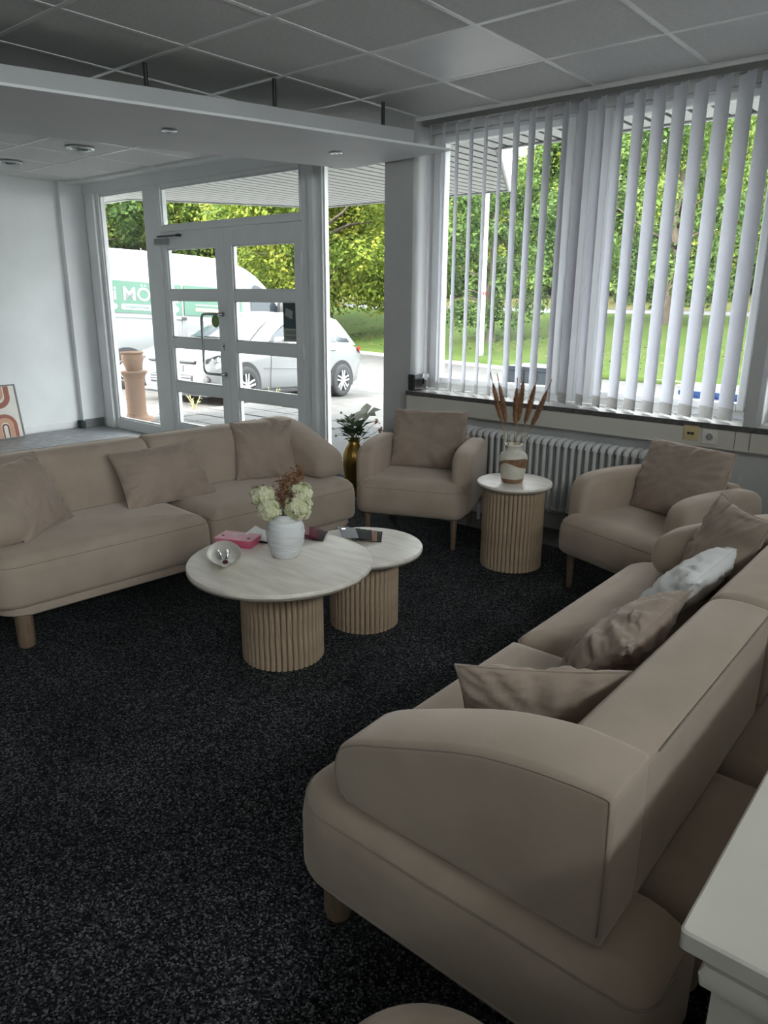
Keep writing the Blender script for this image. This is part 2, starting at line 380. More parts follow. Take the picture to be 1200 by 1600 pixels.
def outline2(prof, off, it=2):
    c = offset2([p[:2] for p in prof], off); n = len(c); q = []
    for i in range(n):
        if len(prof[i]) > 2:
            p = Vector(c[i]); a = (Vector(c[i - 1]) - p); b = (Vector(c[(i + 1) % n]) - p); s_ = min(prof[i][2], a.length * .3, b.length * .3)
            q.append(tuple(p + a.normalized() * s_)); q.append(tuple(p + b.normalized() * s_))
        else: q.append(c[i])
    return chaikin(q, it)

# ------------------------------------------------------------------ the room shell
XL, XR, YB, YF, ZC = -8.03, .9, -3.0, 4.25, 2.591
YO = 4.62                      # outer face of the facade
floor = tag(G().box(XL - .2, XR + .2, YB - .2, YO, -.25, -.012).obj('floor', 'grout'), kind='structure', label='dark speckled carpet floor with a grey tiled strip by the glass entrance')
# fitted carpet (part of the floor) and the tiled strip by the entrance
CX, CY = -5.25, 3.93
G().box(CX, XR, YB, CY, -.012, .0).obj('carpet', 'carpet', floor)
tile_me = None
def tiles_floor():
    tw, td, gap = .60, .30, .004
    me = None
    y = YF + .19
    rects = []
    j = 0
    yy = YF + .18
    while yy > YB:
        y0 = max(yy - td, YB)
        x = XL - (.3 if j % 2 else 0)
        while x < -3.3:
            x0, x1 = max(x, XL), min(x + tw, -3.32)
            if y0 < CY: x1 = min(x1, CX) if y0 + .02 < CY - td + .02 or True else x1
            if y0 < CY < yy and x1 <= CX + 1e-6: rects.append((x0, x1, y0, yy))
            elif y0 < CY < yy: pass
            elif x1 - x0 > .03: rects.append((x0, x1, y0, yy))
            x += tw
        yy -= td; j += 1
    for (x0, x1, y0, y1) in rects:
        w, d = x1 - x0 - gap, y1 - y0 - gap
        if w < .02 or d < .02: continue
        if abs(w - (tw - gap)) < 1e-6 and abs(d - (td - gap)) < 1e-6:
            if me is None:
                o = G().box(-w / 2, w / 2, -d / 2, d / 2, -.012, 0).obj('tile', 'floor_tile', floor); me = o.data
            else: o = link('tile', me, floor)
        else: o = G().box(-w / 2, w / 2, -d / 2, d / 2, -.012, 0).obj('tile', 'floor_tile', floor)
        o.location = ((x0 + x1) / 2, (y0 + y1) / 2, random.uniform(-.0008, 0))
tiles_floor()
for k in range(8):
    x0 = CX + k * .24
    if x0 + .24 < -3.3: pass
G().box(CX, -3.32, CY, CY + .05, -.012, -.001).obj('edge_strip', 'floor_tile', floor)
# left wall, pilaster, back and right walls
wl = tag(G().box(XL - .2, XL, YB - .2, YF - .07, 0, 2.62).obj('wall_left', 'wall'), kind='structure', label='plain white wall beside the entrance glazing')
tag(G().box(XL - .2, XL + .07, YF - .07, YO, 0, 2.62).obj('pillar', 'wall'), kind='structure', label='white wall pilaster beside the narrow side window')
tag(G().box(XL, XL + .012, YB, YF - .07, .012, .085).obj('baseboard_left', 'wall', bevel=.003), kind='structure', label='white painted baseboard along the white wall')
tag(G().box(XL + .07, XL + .082, YF - .055, YF + .18, 0, .095).obj('baseboard_pilaster', 'base_tile', bevel=.002), kind='structure', label='grey tile baseboard at the foot of the pilaster')
tag(G().box(XL, XL + .10, YF - .115, YF - .07, 0, .085).obj('pipe_cover', 'dark_gap', bevel=.004), 'small dark pipe cover at the foot of the wall pilaster', 'pipe cover')
# right wall with an unseen window strip added for extra daylight; solid rear wall
wr = tag(G().box(XR, XR + .2, YB - .2, YO, 0, 1.8).box(XR, XR + .2, YB - .2, YO, 2.5, 2.62).box(XR, XR + .2, YB - .2, -2.0, 1.8, 2.5).box(XR, XR + .2, 2.5, YO, 1.8, 2.5).obj('wall_right', 'wall'), kind='structure')
for i in range(1, 4):
    y = -2.0 + 4.5 * i / 4
    G().box(XR + .02, XR + .14, y - .05, y + .05, 1.8, 2.5).obj('post', 'frame_white', wr, bevel=.004)
G().box(XR + .07, XR + .078, -2.0, 2.5, 1.8, 2.5).obj('pane', 'fill_window_glass', wr)  # glass of the added daylight strip
wbk = tag(G().box(XL, XR, YB - .2, YB, 0, 2.62).obj('wall_back', 'wall'), kind='structure')
tag(G().box(XL - .6, XR + .6, YB - .2, YO, 2.63, 2.85).obj('roof', 'wall'), kind='structure', label='flat roof slab over the showroom')

# ceiling: slab, mineral tiles and the metal grid that carries them
ceil = tag(G().box(XL, XR, YB, YO, 2.612, 2.63).obj('ceiling', 'wall'), kind='structure', label='suspended grey tile ceiling with a pale metal grid')
GX0, GDX, GY0, GDY = -3.900, .6144, 1.801, .625
xs = [GX0 + GDX * k for k in range(-7, 13) if XL < GX0 + GDX * k < XR]
ys = [GY0 + GDY * k for k in range(-8, 4) if YB < GY0 + GDY * k < YF]
YE = 4.265
xe = [XL] + xs + [XR]; ye = [YB] + ys + [YE]
tile_meshes = {}
lamp_cells = set()
for i in range(len(xe) - 1):
    for j in range(len(ye) - 1):
        x0, x1, y0, y1 = xe[i], xe[i + 1], ye[j], ye[j + 1]
        if x1 - x0 < .05 or y1 - y0 < .05: continue
        if abs(x0 - (GX0 + 2 * GDX)) < .01 and abs(y0 - (GY0 + 2 * GDY)) < .01: continue   # the light panel sits here
        k = (round(x1 - x0, 3), round(y1 - y0, 3))
        if k not in tile_meshes:
            w, d = k
            o = G().box(-w / 2 + .008, w / 2 - .008, -d / 2 + .008, d / 2 - .008, 0, .012).obj('ceiling_tile', 'ceiling_tile', ceil); tile_meshes[k] = o.data
        else: o = link('ceiling_tile', tile_meshes[k], ceil)
        o.location = ((x0 + x1) / 2, (y0 + y1) / 2, ZC + .002)
for x in xs: G().box(x - .012, x + .012, YB, YE, ZC - .001, ZC + .004).box(x - .003, x + .003, YB, YE, ZC + .004, ZC + .02).obj('grid_bar', 'grid_metal', ceil)
for y in ys: G().box(XL, XR, y - .012, y + .012, ZC - .0015, ZC + .0035).box(XL, XR, y - .003, y + .003, ZC + .0035, ZC + .02).obj('grid_bar', 'grid_metal', ceil)
G().box(XL, XR, YE, YE + .02, ZC - .02, ZC + .012).obj('edge_trim', 'grid_metal', ceil)
G().box(XL, XR, YE + .02, YO, ZC - .012, ZC + .02).obj('edge_board', 'wall', ceil)

lp = empty('light_panel', (GX0 + 2.5 * GDX, GY0 + 2.5 * GDY, ZC), 0, 'pale flat square light panel set flush in the ceiling grid, switched off', 'light panel')
G().box(-.298, .298, -.303, .303, -.001, .008).obj('diffuser', 'light_panel', lp)
gg = G(); gg.box(-.304, -.29, -.309, .309, -.003, .012).box(.29, .304, -.309, .309, -.003, .012).box(-.29, .29, -.309, -.295, -.003, .012).box(-.29, .29, .295, .309, -.003, .012)
gg.obj('frame', 'grid_metal', lp)
for (x, y, lab) in ((-6.03, 3.385, 'round glass recessed downlight in the ceiling nearer the hanging panel'), (-7.15, 3.325, 'round glass recessed downlight in the ceiling nearer the white wall')):
    d = empty('downlight', (x, y, ZC), 0, lab, 'downlight', 'recessed ceiling downlights by the entrance')
    G().lathe([(.085, 0), (.105, -.002), (.108, -.012), (.092, -.014), (.088, -.004)], 32).obj('rim', 'chrome', d, 40)
    G().lathe([(.088, -.006), (.086, -.018), (.075, -.028), (.05, -.034), (.02, -.036)], 28).obj('glass_lens', 'lamp_glass', d, 60)

# ------------------------------------------------------------------ facade: column, parapet wall, sill, trunking
tag(G().box(-3.57, -3.315, 4.25, YO, 0, 2.612).obj('column', 'column_paint', bevel=.004), kind='structure', label='grey painted column between the entrance glazing and the blinds')
wf = tag(G().box(-3.315, XR, 4.25, YO, 0, .775).obj('wall_front', 'wall_low'), kind='structure', label='grey parapet wall below the window sill')
tag(G().box(-1.035, -.972, 4.21, YO, .78, 2.612).obj('column_slim', 'column_paint', bevel=.003), kind='structure', label='slim dark post between the two windows with blinds')
sill = tag(G().box(-3.315, XR, 4.205, 4.47, .783, .806).obj('window_sill', 'sill_stone', bevel=.002), kind='structure', label='stone window sill under the vertical blinds')
G().box(-3.315, XR, 4.195, 4.206, .777, .806).obj('sill_nosing', 'sill_edge', sill, bevel=.002)
duct = tag(G().box(-3.31, XR, 4.2, 4.255, .668, .776).box(-3.31, XR, 4.195, 4.21, .672, .680).obj('trim_1', 'duct', bevel=.003), kind='structure', label='beige cable trunking running under the window sill')
for xj in (-1.06, -.985): G().box(xj - .0015, xj + .0015, 4.1985, 4.2, .668, .776).obj('joint', 'sill_edge', duct)
tag(G().box(-3.315, XR, 4.44, YO, 2.52, 2.612).obj('wall_lintel', 'column_paint'), kind='structure')
def socket(name, x, z, label, cat, m1, m2, kind):
    e = empty(name, (x, 4.2, z), 0, label, cat)
    G().box(-.041, .041, -.008, 0, -.041, .041).obj('frame', m1, e, bevel=.003)
    if kind == 'net':
        c = G().box(-.027, .027, -.012, -.008, -.027, .027).obj('cover', m1, e, bevel=.003)
        for s in (-1, 1): G().box(s * .010 - .008, s * .010 + .008, -.0135, -.012, -.008, .006).obj('port', 'black_plastic', e)
    else:
        G().cyl((0, -.006, 0), (0, -.0125, 0), .024, .022, 28).obj('cover', m2, e, 40)
        G().cyl((0, -.0125, 0), (0, -.0135, 0), .019, .019, 28).obj('cup', 'grey_plastic', e, 40)
        for s in (-1, 1): G().cyl((s * .0095, -.0135, 0), (s * .0095, -.0145, 0), .003, .003, 10).obj('contact', 'black_plastic', e)
        for s in (-1, 1): G().box(-.003, .003, -.0145, -.0135, s * .017 - .002, s * .017 + .002).obj('earth_clip', 'chrome', e)
socket('network_socket', -1.29, .742, 'yellowed double network socket on the beige trunking', 'socket', 'socket_ivory', 'socket_ivory', 'net')
socket('power_socket', -1.189, .733, 'white power socket on the beige trunking', 'socket', 'socket_white', 'socket_white', 'power')
e = empty('socket_box', (-3.315, 4.30, .806), 0, 'silver and black socket box on the column at the end of the sill', 'socket')
G().box(.0, .048, -.075, -.055, 0.006, .115).obj('end_cap', 'black_plastic', e, bevel=.003)
G().box(.0, .045, -.055, .13, .006, .112).obj('housing', 'steel', e, bevel=.003)
G().cyl((.045, .06, .06), (.05, .06, .06), .024, .022, 24).obj('cup', 'black_plastic', e, 40)
for s in (-1, 1): G().cyl((.05, .06 + s * .0095, .06), (.052, .06 + s * .0095, .06), .004, .004, 10).obj('contact', 'chrome', e)

def sash(name, x0, x1, z0, z1, y0, y1, gx0, gx1, gz0, gz1, label, split=None):
    """a fixed frame, a sash frame standing proud of it and a pane"""
    w = empty(name, ((x0 + x1) / 2, y0, z0), 0, label, None, None, 'structure')
    ox, oy, oz = -(x0 + x1) / 2, -y0, -z0
    def fr(nm, a0, a1, b0, b1, c0, c1, d0, d1, yy0, yy1, bv=.004):
        for (p0, p1, q0, q1) in ((a0, c0, b0, b1), (c1, a1, b0, b1), (c0, c1, b0, d0), (c0, c1, d1, b1)):
            if p1 - p0 > .002 and q1 - q0 > .002:
                G().box(p0 + ox, p1 + ox, yy0 + oy, yy1 + oy, q0 + oz, q1 + oz).obj(nm, 'frame_white', w, bevel=bv)
    m = .045
    fr('outer_frame', x0, x1, z0, z1, gx0 - m, gx1 + m, gz0 - m, gz1 + m, y0 + .02, y1)
    fr('sash_frame', gx0 - m, gx1 + m, gz0 - m, gz1 + m, gx0, gx1, gz0, gz1, y0, y1 - .01, .008)
    yg = (y0 + y1) / 2 + .005
    G().box(gx0 + ox - .004, gx1 + ox + .004, yg + oy - .004, yg + oy + .004, gz0 + oz - .004, gz1 + oz + .004).obj('pane', 'glass', w)
    return w
wa = sash('window_1', -3.315, -2.15, .806, 2.52, 4.455, 4.53, -3.205, -2.305, .892, 2.455, 'white framed window behind the blinds beside the grey column')
wb_ = sash('window_2', -2.15, -1.035, .806, 2.52, 4.455, 4.53, -1.985, -1.145, .892, 2.455, 'white framed window behind the blinds beside the slim dark post')
wc = sash('window_3', -.972, XR, .806, 2.52, 4.455, 4.53, -.87, XR - .1, .892, 2.455, 'white framed window past the slim dark post at the picture edge')
# window handle on the first sash
G().box(.525, .545, -.012, 0, .46, .56).box(.528, .542, -.05, -.012, .505, .52).box(.528, .542, -.052, -.038, .38, .52).obj('handle', 'frame_white', wa, bevel=.003)

# ------------------------------------------------------------------ entrance glazing
Y0, Y1 = 4.43, 4.51
tag(G().box(XL + .07, -3.57, Y0 + .005, Y1 + .03, 2.475, 2.612).obj('trim_2', 'frame_white', bevel=.004), kind='structure', label='white head frame across the top of the entrance glazing')
for nm, x0, x1, lab in (('trim_3', XL + .07, -7.70, 'white wall profile beside the narrow side window'), ('trim_4', -6.80, -6.575, 'white post between side window and double door'), ('trim_5', -4.61, -4.385, 'white post between double door and fixed glazing')):
    g = G().box(x0, x1, Y0, Y1, 0, 2.475)
    if nm == 'trim_3': g = G().box(x0, x0 + .10, Y0 + .02, Y1, 0, 2.475).box(x0 + .10, x1, Y0 - .03, Y1, 0, 2.475)
    if nm == 'trim_5': g = G().box(x0, x0 + .11, Y0 + .01, Y1, 0, 2.475).box(x0 + .11, x0 + .165, Y0 - .02, Y1, 0, 2.475).box(x0 + .165, x1, Y0 + .02, Y1, 0, 2.475)
    tag(g.obj(nm, 'frame_white', bevel=.005), kind='structure', label=lab)
def glazing(name, x0, x1, z0, z1, gx0, gx1, gz0, gz1, label):
    w = empty(name, ((x0 + x1) / 2, Y0, z0), 0, label, None, None, 'structure'); ox, oz = -(x0 + x1) / 2, -z0
    for (p0, p1, q0, q1) in ((x0, gx0, z0, z1), (gx1, x1, z0, z1), (gx0, gx1, z0, gz0), (gx0, gx1, gz1, z1)):
        if p1 - p0 > .003 and q1 - q0 > .003: G().box(p0 + ox, p1 + ox, .005, .08, q0 + oz, q1 + oz).obj('frame', 'frame_white', w, bevel=.005)
    # glazing bead
    for (p0, p1, q0, q1) in ((gx0, gx0 + .016, gz0, gz1), (gx1 - .016, gx1, gz0, gz1), (gx0, gx1, gz0, gz0 + .016), (gx0, gx1, gz1 - .016, gz1)):
        G().box(p0 + ox, p1 + ox, .02, .05, q0 + oz, q1 + oz).obj('bead', 'frame_white', w, bevel=.003)
    G().box(gx0 + ox, gx1 + ox, .045, .053, gz0 + oz, gz1 + oz).obj('pane', 'glass', w)
    return w
glazing('window_5', -7.70, -6.80, 0, 2.475, -7.645, -6.83, .115, 2.455, 'tall narrow side window showing the terracotta planter')
glazing('window_6', -6.575, -4.61, 2.045, 2.475, -6.54, -4.625, 2.095, 2.44, 'wide transom window above the double door')
glazing('window_7', -4.385, -3.57, 0, 2.475, -4.365, -3.575, .105, 2.455, 'tall fixed glazing beside the grey column')

def leaf(name, x0, x1, gx0, gx1, label):
    d = empty(name, (x0, Y0 + .01, 0), 0, label, None, None, 'structure'); ox = -x0
    zr = [(.185, .517), (.617, .957), (1.052, 1.412), (1.503, 1.885)]
    zt = 2.04
    for p0, p1 in ((x0 + .004, gx0), (gx1, x1 - .004)): G().box(p0 + ox, p1 + ox, 0, .065, .012, zt).obj('stile', 'frame_white', d, bevel=.005)
    edges = [.012] + [q for p in zr for q in p] + [zt]
    for k in range(0, len(edges), 2): G().box(gx0 + ox, gx1 + ox, .002, .063, edges[k], edges[k + 1]).obj('rail', 'frame_white', d, bevel=.006)
    for (a, b) in zr:
        p = G().box(gx0 + ox, gx1 + ox, .034, .042, a, b).obj('pane', 'glass', d)
        for (u0, u1, v0, v1) in ((gx0, gx0 + .02, a, b), (gx1 - .01, gx1, a, b), (gx0, gx1, a, a + .014), (gx0, gx1, b - .01, b)):
            G().box(u0 + ox, u1 + ox, .012, .034, v0, v1).obj('bead', 'frame_white', d, bevel=.002)
    return d
dl = leaf('door_1', -6.575, -5.62, -6.50, -5.745, 'white glazed door leaf with the long pull handle and closer')
dr = leaf('door_2', -5.62, -4.61, -5.51, -4.705, 'white glazed door leaf carrying the dark poster')
hp = [(.82 - .02, -.0, 1.292), (.80, -.065, 1.292)]
hx, hz0, hz1 = .655, .742, 1.292
pts = [(.90, .0, hz1), (.90, -.055, hz1), (.885, -.062, hz1)] + [(hx + .05 - .05 * math.sin(R(t)), -.062, hz1 - .05 + .05 * math.cos(R(t))) for t in (0, 22, 45, 67, 90)] + \
      [(hx + .05 - .05 * math.cos(R(t)), -.062, hz0 + .05 - .05 * math.sin(R(t))) for t in (0, 22, 45, 67, 90)] + [(.885, -.062, hz0), (.90, -.055, hz0), (.90, 0, hz0)]
hd = G().tube(pts, .0135, 10).obj('pull_handle', 'steel', dl, 60)
for z in (hz0, hz1): G().cyl((.90, 0, z), (.90, -.012, z), .022, .022, 18).obj('rosette', 'steel', hd, 40)
G().box(.885, .905, -.004, .002, .96, 1.03).obj('lock_plate', 'steel', dl, bevel=.002)
G().cyl((.895, -.004, 1.0), (.895, -.009, 1.0), .008, .008, 14).obj('keyhole', 'black_plastic', dl)
for z in (.25, 1.0, 1.75): G().cyl((-.008, -.012, z - .05), (-.008, -.012, z + .05), .009, .009, 12).obj('hinge', 'frame_white', dl, 40)
for z in (.25, 1.0, 1.75): G().cyl((1.018, -.012, z - .05), (1.018, -.012, z + .05), .009, .009, 12).obj('hinge', 'frame_white', dr, 40)
cl = G().box(-.06, .13, -.045, .0, 1.93, 1.985).obj('closer_body', 'grey_plastic', dl, bevel=.006)
G().box(-.01, .34, -.04, -.03, 1.995, 2.01).box(.31, .35, -.05, -.01, 1.99, 2.015).obj('closer_arm', 'black_plastic', dl, bevel=.003)
st = tag(G().cyl((0, 0, 0), (0, -.003, 0), .058, .058, 32).obj('door_sticker', 'sticker_green', None, 40, loc=(-5.83, 4.472, 1.225)), 'round green sticker on the glass behind the pull handle', 'sticker')
G().cyl((0, -.003, 0), (0, -.0035, 0), .036, .036, 28).obj('print', 'bud_green', st)
po = empty('poster', (-4.79, 4.468, 1.10), 0, 'dark teal poster with a pale text strip taped to the door glass', 'poster')
G().box(-.095, .09, -.002, 0, .09, .31).obj('sheet', 'poster_teal', po)
G().box(-.095, .09, -.002, 0, -.02, .09).obj('text_strip', 'poster_strip', po)
G().face((-.06, -.003, .26), (.03, -.003, .235), (.02, -.003, .165), (-.07, -.003, .195)).obj('white_patch', 'poster_strip', po)
def text(body, size, mname, parent, mtx, name='lettering', bold=0.0, align='LEFT', ext=.0008):
    c = bpy.data.curves.new(name, 'FONT'); c.body = body; c.size = size; c.extrude = ext; c.offset = bold; c.align_x = align
    c.resolution_u = 3
    o = bpy.data.objects.new(name, c); COL.objects.link(o); c.materials.append(M[mname])
    if parent is not None: o.parent = parent
    dg = bpy.context.evaluated_depsgraph_get()
    me = bpy.data.meshes.new_from_object(o.evaluated_get(dg)); COL.objects.unlink(o); bpy.data.objects.remove(o)
    if not me.materials: me.materials.append(M[mname])
    o = link(name, me, parent)
    o.matrix_basis = mtx
    return o
for k, (bd, z) in enumerate((('Sie werden', .052), ('beraten', .028))):
    pass
for z, w in ((.06, .07), (.045, .075), (.018, .08), (.004, .06)): G().box(-w, w * .95, -.003, -.002, z, z + .007).obj('print_line', 'poster_ink', po)

# ------------------------------------------------------------------ vertical blinds
def blind(name, xstart, n, x_rail0, x_rail1, label, ang):
    b = empty(name, (xstart, 4.30, 2.54), 0, label, 'blind')
    G().box(x_rail0 - xstart, x_rail1 - xstart, -.024, .024, .0, .042).obj('headrail', 'rail_metal', b, bevel=.003)
    for s in (-1, 1): G().box(x_rail0 - xstart, x_rail1 - xstart, s * .026 - .003, s * .026 + .003, .030, .044).obj('rail_lip', 'grid_metal' if s < 0 else 'rail_metal', b)
    smesh = wmesh = None
    w = .127
    def sl(z0, z1, off=0.0):
        g = G(); k = 8; ring0 = []; ring1 = []
        for i in range(k + 1):
            t = i / k - .5; ring0.append((t * w, -.005 * (1 - (2 * t) ** 2) - off)); 
        for (a, bq) in ((1, 0),):
            front = [(x, y - .0006) for x, y in ring0]; back = [(x, y + .0006) for x, y in ring0][::-1]
            loop = front + back
            g.rings([[(x, y, z0) for x, y in loop], [(x, y, z1) for x, y in loop]])
        return g
    for i in range(n):
        a = ang(i)
        if smesh is None:
            so = sl(-1.655, .0).obj('slat', 'blind', b, 60); smesh = so.data
            wo_ = sl(-1.72, -1.655, .0).obj('weight', 'blind_weight', so, 60); wmesh = wo_.data
        else:
            so = link('slat', smesh, b); wo_ = link('weight', wmesh, so)
        so.location = (.1087 * i, 0, -.004)
        so.rotation_euler = (R(random.uniform(-.25, .25)), R(random.uniform(-.25, .25)), R(a))
        G().box(.1087 * i - .004, .1087 * i + .004, -.004, .004, -.006, .002).obj('hook', 'chain', b)
    for s in (-1, 1):
        pts = []
        for i in range(n - 1):
            aa = R(ang(i)); bb = R(ang(i + 1)); x0 = .1087 * i + s * .06 * math.cos(aa); y0 = s * .06 * math.sin(aa); x1 = .1087 * (i + 1) + s * .06 * math.cos(bb); y1 = s * .06 * math.sin(bb)
            for q in range(6):
                t = q / 6; pts.append((x0 + (x1 - x0) * t, y0 + (y1 - y0) * t, -1.70 - .022 * 4 * t * (1 - t)))
        G().tube(pts, .0016, 5).obj('bead_chain', 'chain', b)
    return b
rot_list = [44, 44, 45, 45, 43, 42, 48, 48, 49, 43, 50, 45, 45, 51, 53, 52, 52, 52, 52, 53, 58]
# slat heading measured from +Y towards -X; local x axis points towards the window
blind('vertical_blind', -3.219, 20, -3.27, -1.055, 'white vertical slat blind hanging over the two windows beside the grey column', lambda i: 90 + rot_list[i])
blind('vertical_blind', -.90, 16, -.955, .86, 'white vertical slat blind past the slim dark post, cut by the picture edge', lambda i: 90 + 52)

# ------------------------------------------------------------------ radiator
rad = empty('radiator', (-2.72, 4.06, 0), 0, 'grey tubular column radiator under the window sill behind the side table', 'radiator')
g = G()
zt_, zb_ = .59, .195
for yy_ in (0.0, .055, .11):
    g.tube([(0, yy_, zb_), (0, yy_, zt_)], .0125, 10)
g.tube([(0, -.004, zt_ - .002), (0, .0, zt_ + .016), (0, .03, zt_ + .024), (0, .08, zt_ + .024), (0, .11, zt_ + .016), (0, .114, zt_ - .002)], .0185, 10)
g.tube([(0, -.004, zb_ + .002), (0, .0, zb_ - .014), (0, .03, zb_ - .02), (0, .08, zb_ - .02), (0, .11, zb_ - .014), (0, .114, zb_ + .002)], .0185, 10)
sec = g.obj('section', 'radiator', rad, 60)
for i in range(1, 28): link('section', sec.data, rad, loc=(.047 * i, 0, 0))
G().cyl((-.02, .055, zt_ + .01), (.047 * 27 + .02, .055, zt_ + .01), .016, .016, 12).cyl((-.02, .055, zb_ - .008), (.047 * 27 + .02, .055, zb_ - .008), .016, .016, 12).obj('header_pipe', 'radiator', rad, 60)
for x in (.1, 1.15): G().box(x - .012, x + .012, .05, .188, .5, .53).obj('bracket', 'radiator', rad)
for x in (.12, 1.14): G().cyl((x, .055, 0), (x, .055, zb_), .012, .012, 10).obj('foot', 'radiator', rad, 60)

# ------------------------------------------------------------------ hanging ceiling panel with spotlights
hpn = empty('ceiling_panel', (-3.5, 2.6, 2.33), 0, 'long white panel with spotlights hanging on rods below the ceiling', 'ceiling panel')
def rel(x, y, z): return (x + 3.5, y - 2.6, z - 2.33)
front = [(-4.02, .25), (-3.596, 1.674), (-3.253, 2.826), (-2.914, 4.112)]
back = [(-3.875, 4.215), (-4.236, 3.138), (-4.60, 2.107), (-5.26, .25)]
poly = front + back
g = G(); g.rings([[rel(x, y, 2.33) for x, y in poly], [rel(x, y, 2.345) for x, y in poly]]); g.obj('board', 'panel_paint', hpn, bevel=.003)
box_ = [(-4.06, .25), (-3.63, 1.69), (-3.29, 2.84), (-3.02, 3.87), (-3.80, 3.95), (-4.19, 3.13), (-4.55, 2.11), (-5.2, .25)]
g = G(); g.rings([[rel(x, y, 2.345) for x, y in box_], [rel(x, y, 2.425) for x, y in box_]]); g.obj('box', 'panel_shaded', hpn, bevel=.003)
for (x, y) in ((-3.649, 2.446), (-3.349, 3.048), (-3.206, 3.80), (-4.2, 2.45), (-4.0, 3.3), (-4.6, 1.2), (-4.0, 1.2)):
    G().cyl(rel(x, y, 2.425), rel(x, y, ZC - .002), .011, .011, 12).obj('rod', 'rod_metal', hpn, 40)
for (x, y) in ((-3.784, 2.663), (-3.512, 3.70), (-4.1, 1.3)):
    c = rel(x, y, 2.33)
    sp = G().lathe([(.025, c[2] - .001), (.04, c[2] - .002), (.043, c[2] - .006), (.032, c[2] - .010), (.026, c[2] - .006)], 28, c[0], c[1]).obj('spotlight', 'chrome', hpn, 40)
    G().lathe([(.024, c[2] - .0015), (.022, c[2] - .006), (.01, c[2] - .009)], 20, c[0], c[1]).obj('bulb', 'lamp_glass', sp, 60)
sm = rel(-4.02, 2.25, 2.33)

# ------------------------------------------------------------------ sofas
def make_sofa():
    s = empty('sofa', (0, 0, 0))
    HL = 1.008
    g = G(); rbox(g, -HL + .036, HL - .036, -.004, .79, [(.012, .148), (.0, .158), (.0, .188), (.012, .200)], .13, 8)
    g.obj('base', 'fabric', s, 50)
    for sg in (-1, 1):
        # seat cushion: full depth at the outer end, cut back along the middle where the rear pads sit
        def plan(i):
            xo, xi, yn, yb, xm, yc = HL - i, .003 + i, -.025 + i, .825 - i, .775 + min(i, .03), .60 - i
            ra = lambda q: max(q - i, .004)
            p = arcpts(xi + ra(.045), yn + ra(.045), ra(.045), 180, 270, 5) + arcpts(xo - ra(.13), yn + ra(.13), ra(.13), 270, 360, 8) + arcpts(xo - ra(.06), yb - ra(.06), ra(.06), 0, 90, 6) + \
                arcpts(xm + ra(.03), yb - ra(.03), ra(.03), 90, 180, 4) + [(xm, yc + .01), (xm - .01, yc), (xi + .01, yc), (xi, yc - .01)]
            return [(-x, y) for x, y in p][::-1] if sg < 0 else p
        prof = [(.02, .196), (.006, .202), (.0, .218), (0, .26), (0, .335), (.004, .362), (.015, .388), (.034, .407), (.058, .418), (.085, .423)]
        g = G(); g.rings([[(x, y, z) for x, y in plan(i)] for i, z in prof])
        c = g.obj('seat_cushion', 'fabric', s, 60)
        G().tube([(x, y, .378) for x, y in plan(.0085)], .0022, 5, closed=True).obj('piping', 'seam', c, 180)
        # back module
        bp = [(.478, .424, .004), (.517, .575), (.545, .672), (.575, .712), (.635, .722), (.716, .714, .006), (.716, .424, .004)]
        g = G(); puff(g, bp, .004, .835, .03, .012, lambda a, b, t: (sg * t, a, b), 5)
        bk = g.obj('backrest', 'fabric', s, 55)
        G().tube([(sg * t, .7175, .7125) for t in (.036, .2, .4, .6, .79)], .0018, 5).obj('piping', 'seam', bk, 180)
        # sloping armrest
        ap = [(.142, .424, .015), (.112, .480), (.120, .552), (.172, .586), (.240, .611), (.335, .648), (.446, .688), (.537, .707), (.610, .716), (.716, .722, .008), (.716, .424, .006)]
        g = G(); puff(g, ap, .785, .975, .050, .016, lambda a, b, t: (sg * t, a, b + .022 * math.sin(math.pi * min(max((.975 - t) / .19, 0), 1)) ** 1 * min(max((b - .5) / .15, 0), 1) * min(max((.70 - a) / .1, 0), 1)), 7)
        ar = g.obj('armrest', 'fabric', s, 55)
        area = sum(ap[i - 1][0] * ap[i][1] - ap[i][0] * ap[i - 1][1] for i in range(len(ap)))
        op = outline2(ap if area > 0 else ap[::-1], .006)
        line = [(sg * .9725, a, b) for a, b in op if b > .44]
        k = max(range(len(line)), key=lambda i: (Vector(line[i]) - Vector(line[i - 1])).length); line = line[k:] + line[:k]
        G().tube(line, .0020, 5).obj('piping', 'seam', ar, 180)
        jl = [(sg * .8355, a, b) for a, b in outline2(bp[::-1], .004) if b > .66]
        k = max(range(len(jl)), key=lambda i: (Vector(jl[i]) - Vector(jl[i - 1])).length); jl = jl[k:] + jl[:k]
        G().tube(jl, .003, 5).obj('piping', 'seam', ar, 180)
    for (x0, x1, zt) in ((.287, .765, .412), (-.17, .275, .408), (-.50, -.182, .412), (-.765, -.512, .41)):
        g = G(); rbox(g, x0, x1, .61, .825, [(.03, .2), (.006, .215), (0, .25), (0, zt - .055), (.012, zt - .02), (.035, zt - .004), (.06, zt)], .035, 5)
        g.obj('rear_pad', 'fabric', s, 60)
    for (x, y) in ((-.885, .04), (.885, .04), (-.885, .72), (.885, .72), (0, .72)):
        G().lathe([(.026, 0), (.031, .004), (.034, .02), (.036, .155)], 24, x, y).obj('leg', 'leg_wood', s, 40)
    return s
sofa = make_sofa()
sofa.location = (-1.055, 1.935, 0); sofa.rotation_euler = (0, 0, R(-90))
tag(sofa, 'beige velvet two seat sofa in front, seen from behind its backrest', 'sofa', 'matching beige sofas')
sofa2 = copy_tree(sofa)
sofa2.location = (-2.91, 2.13, 0); sofa2.rotation_euler = (0, 0, R(85.4)); sofa2.scale = (1.03, 1, 1)
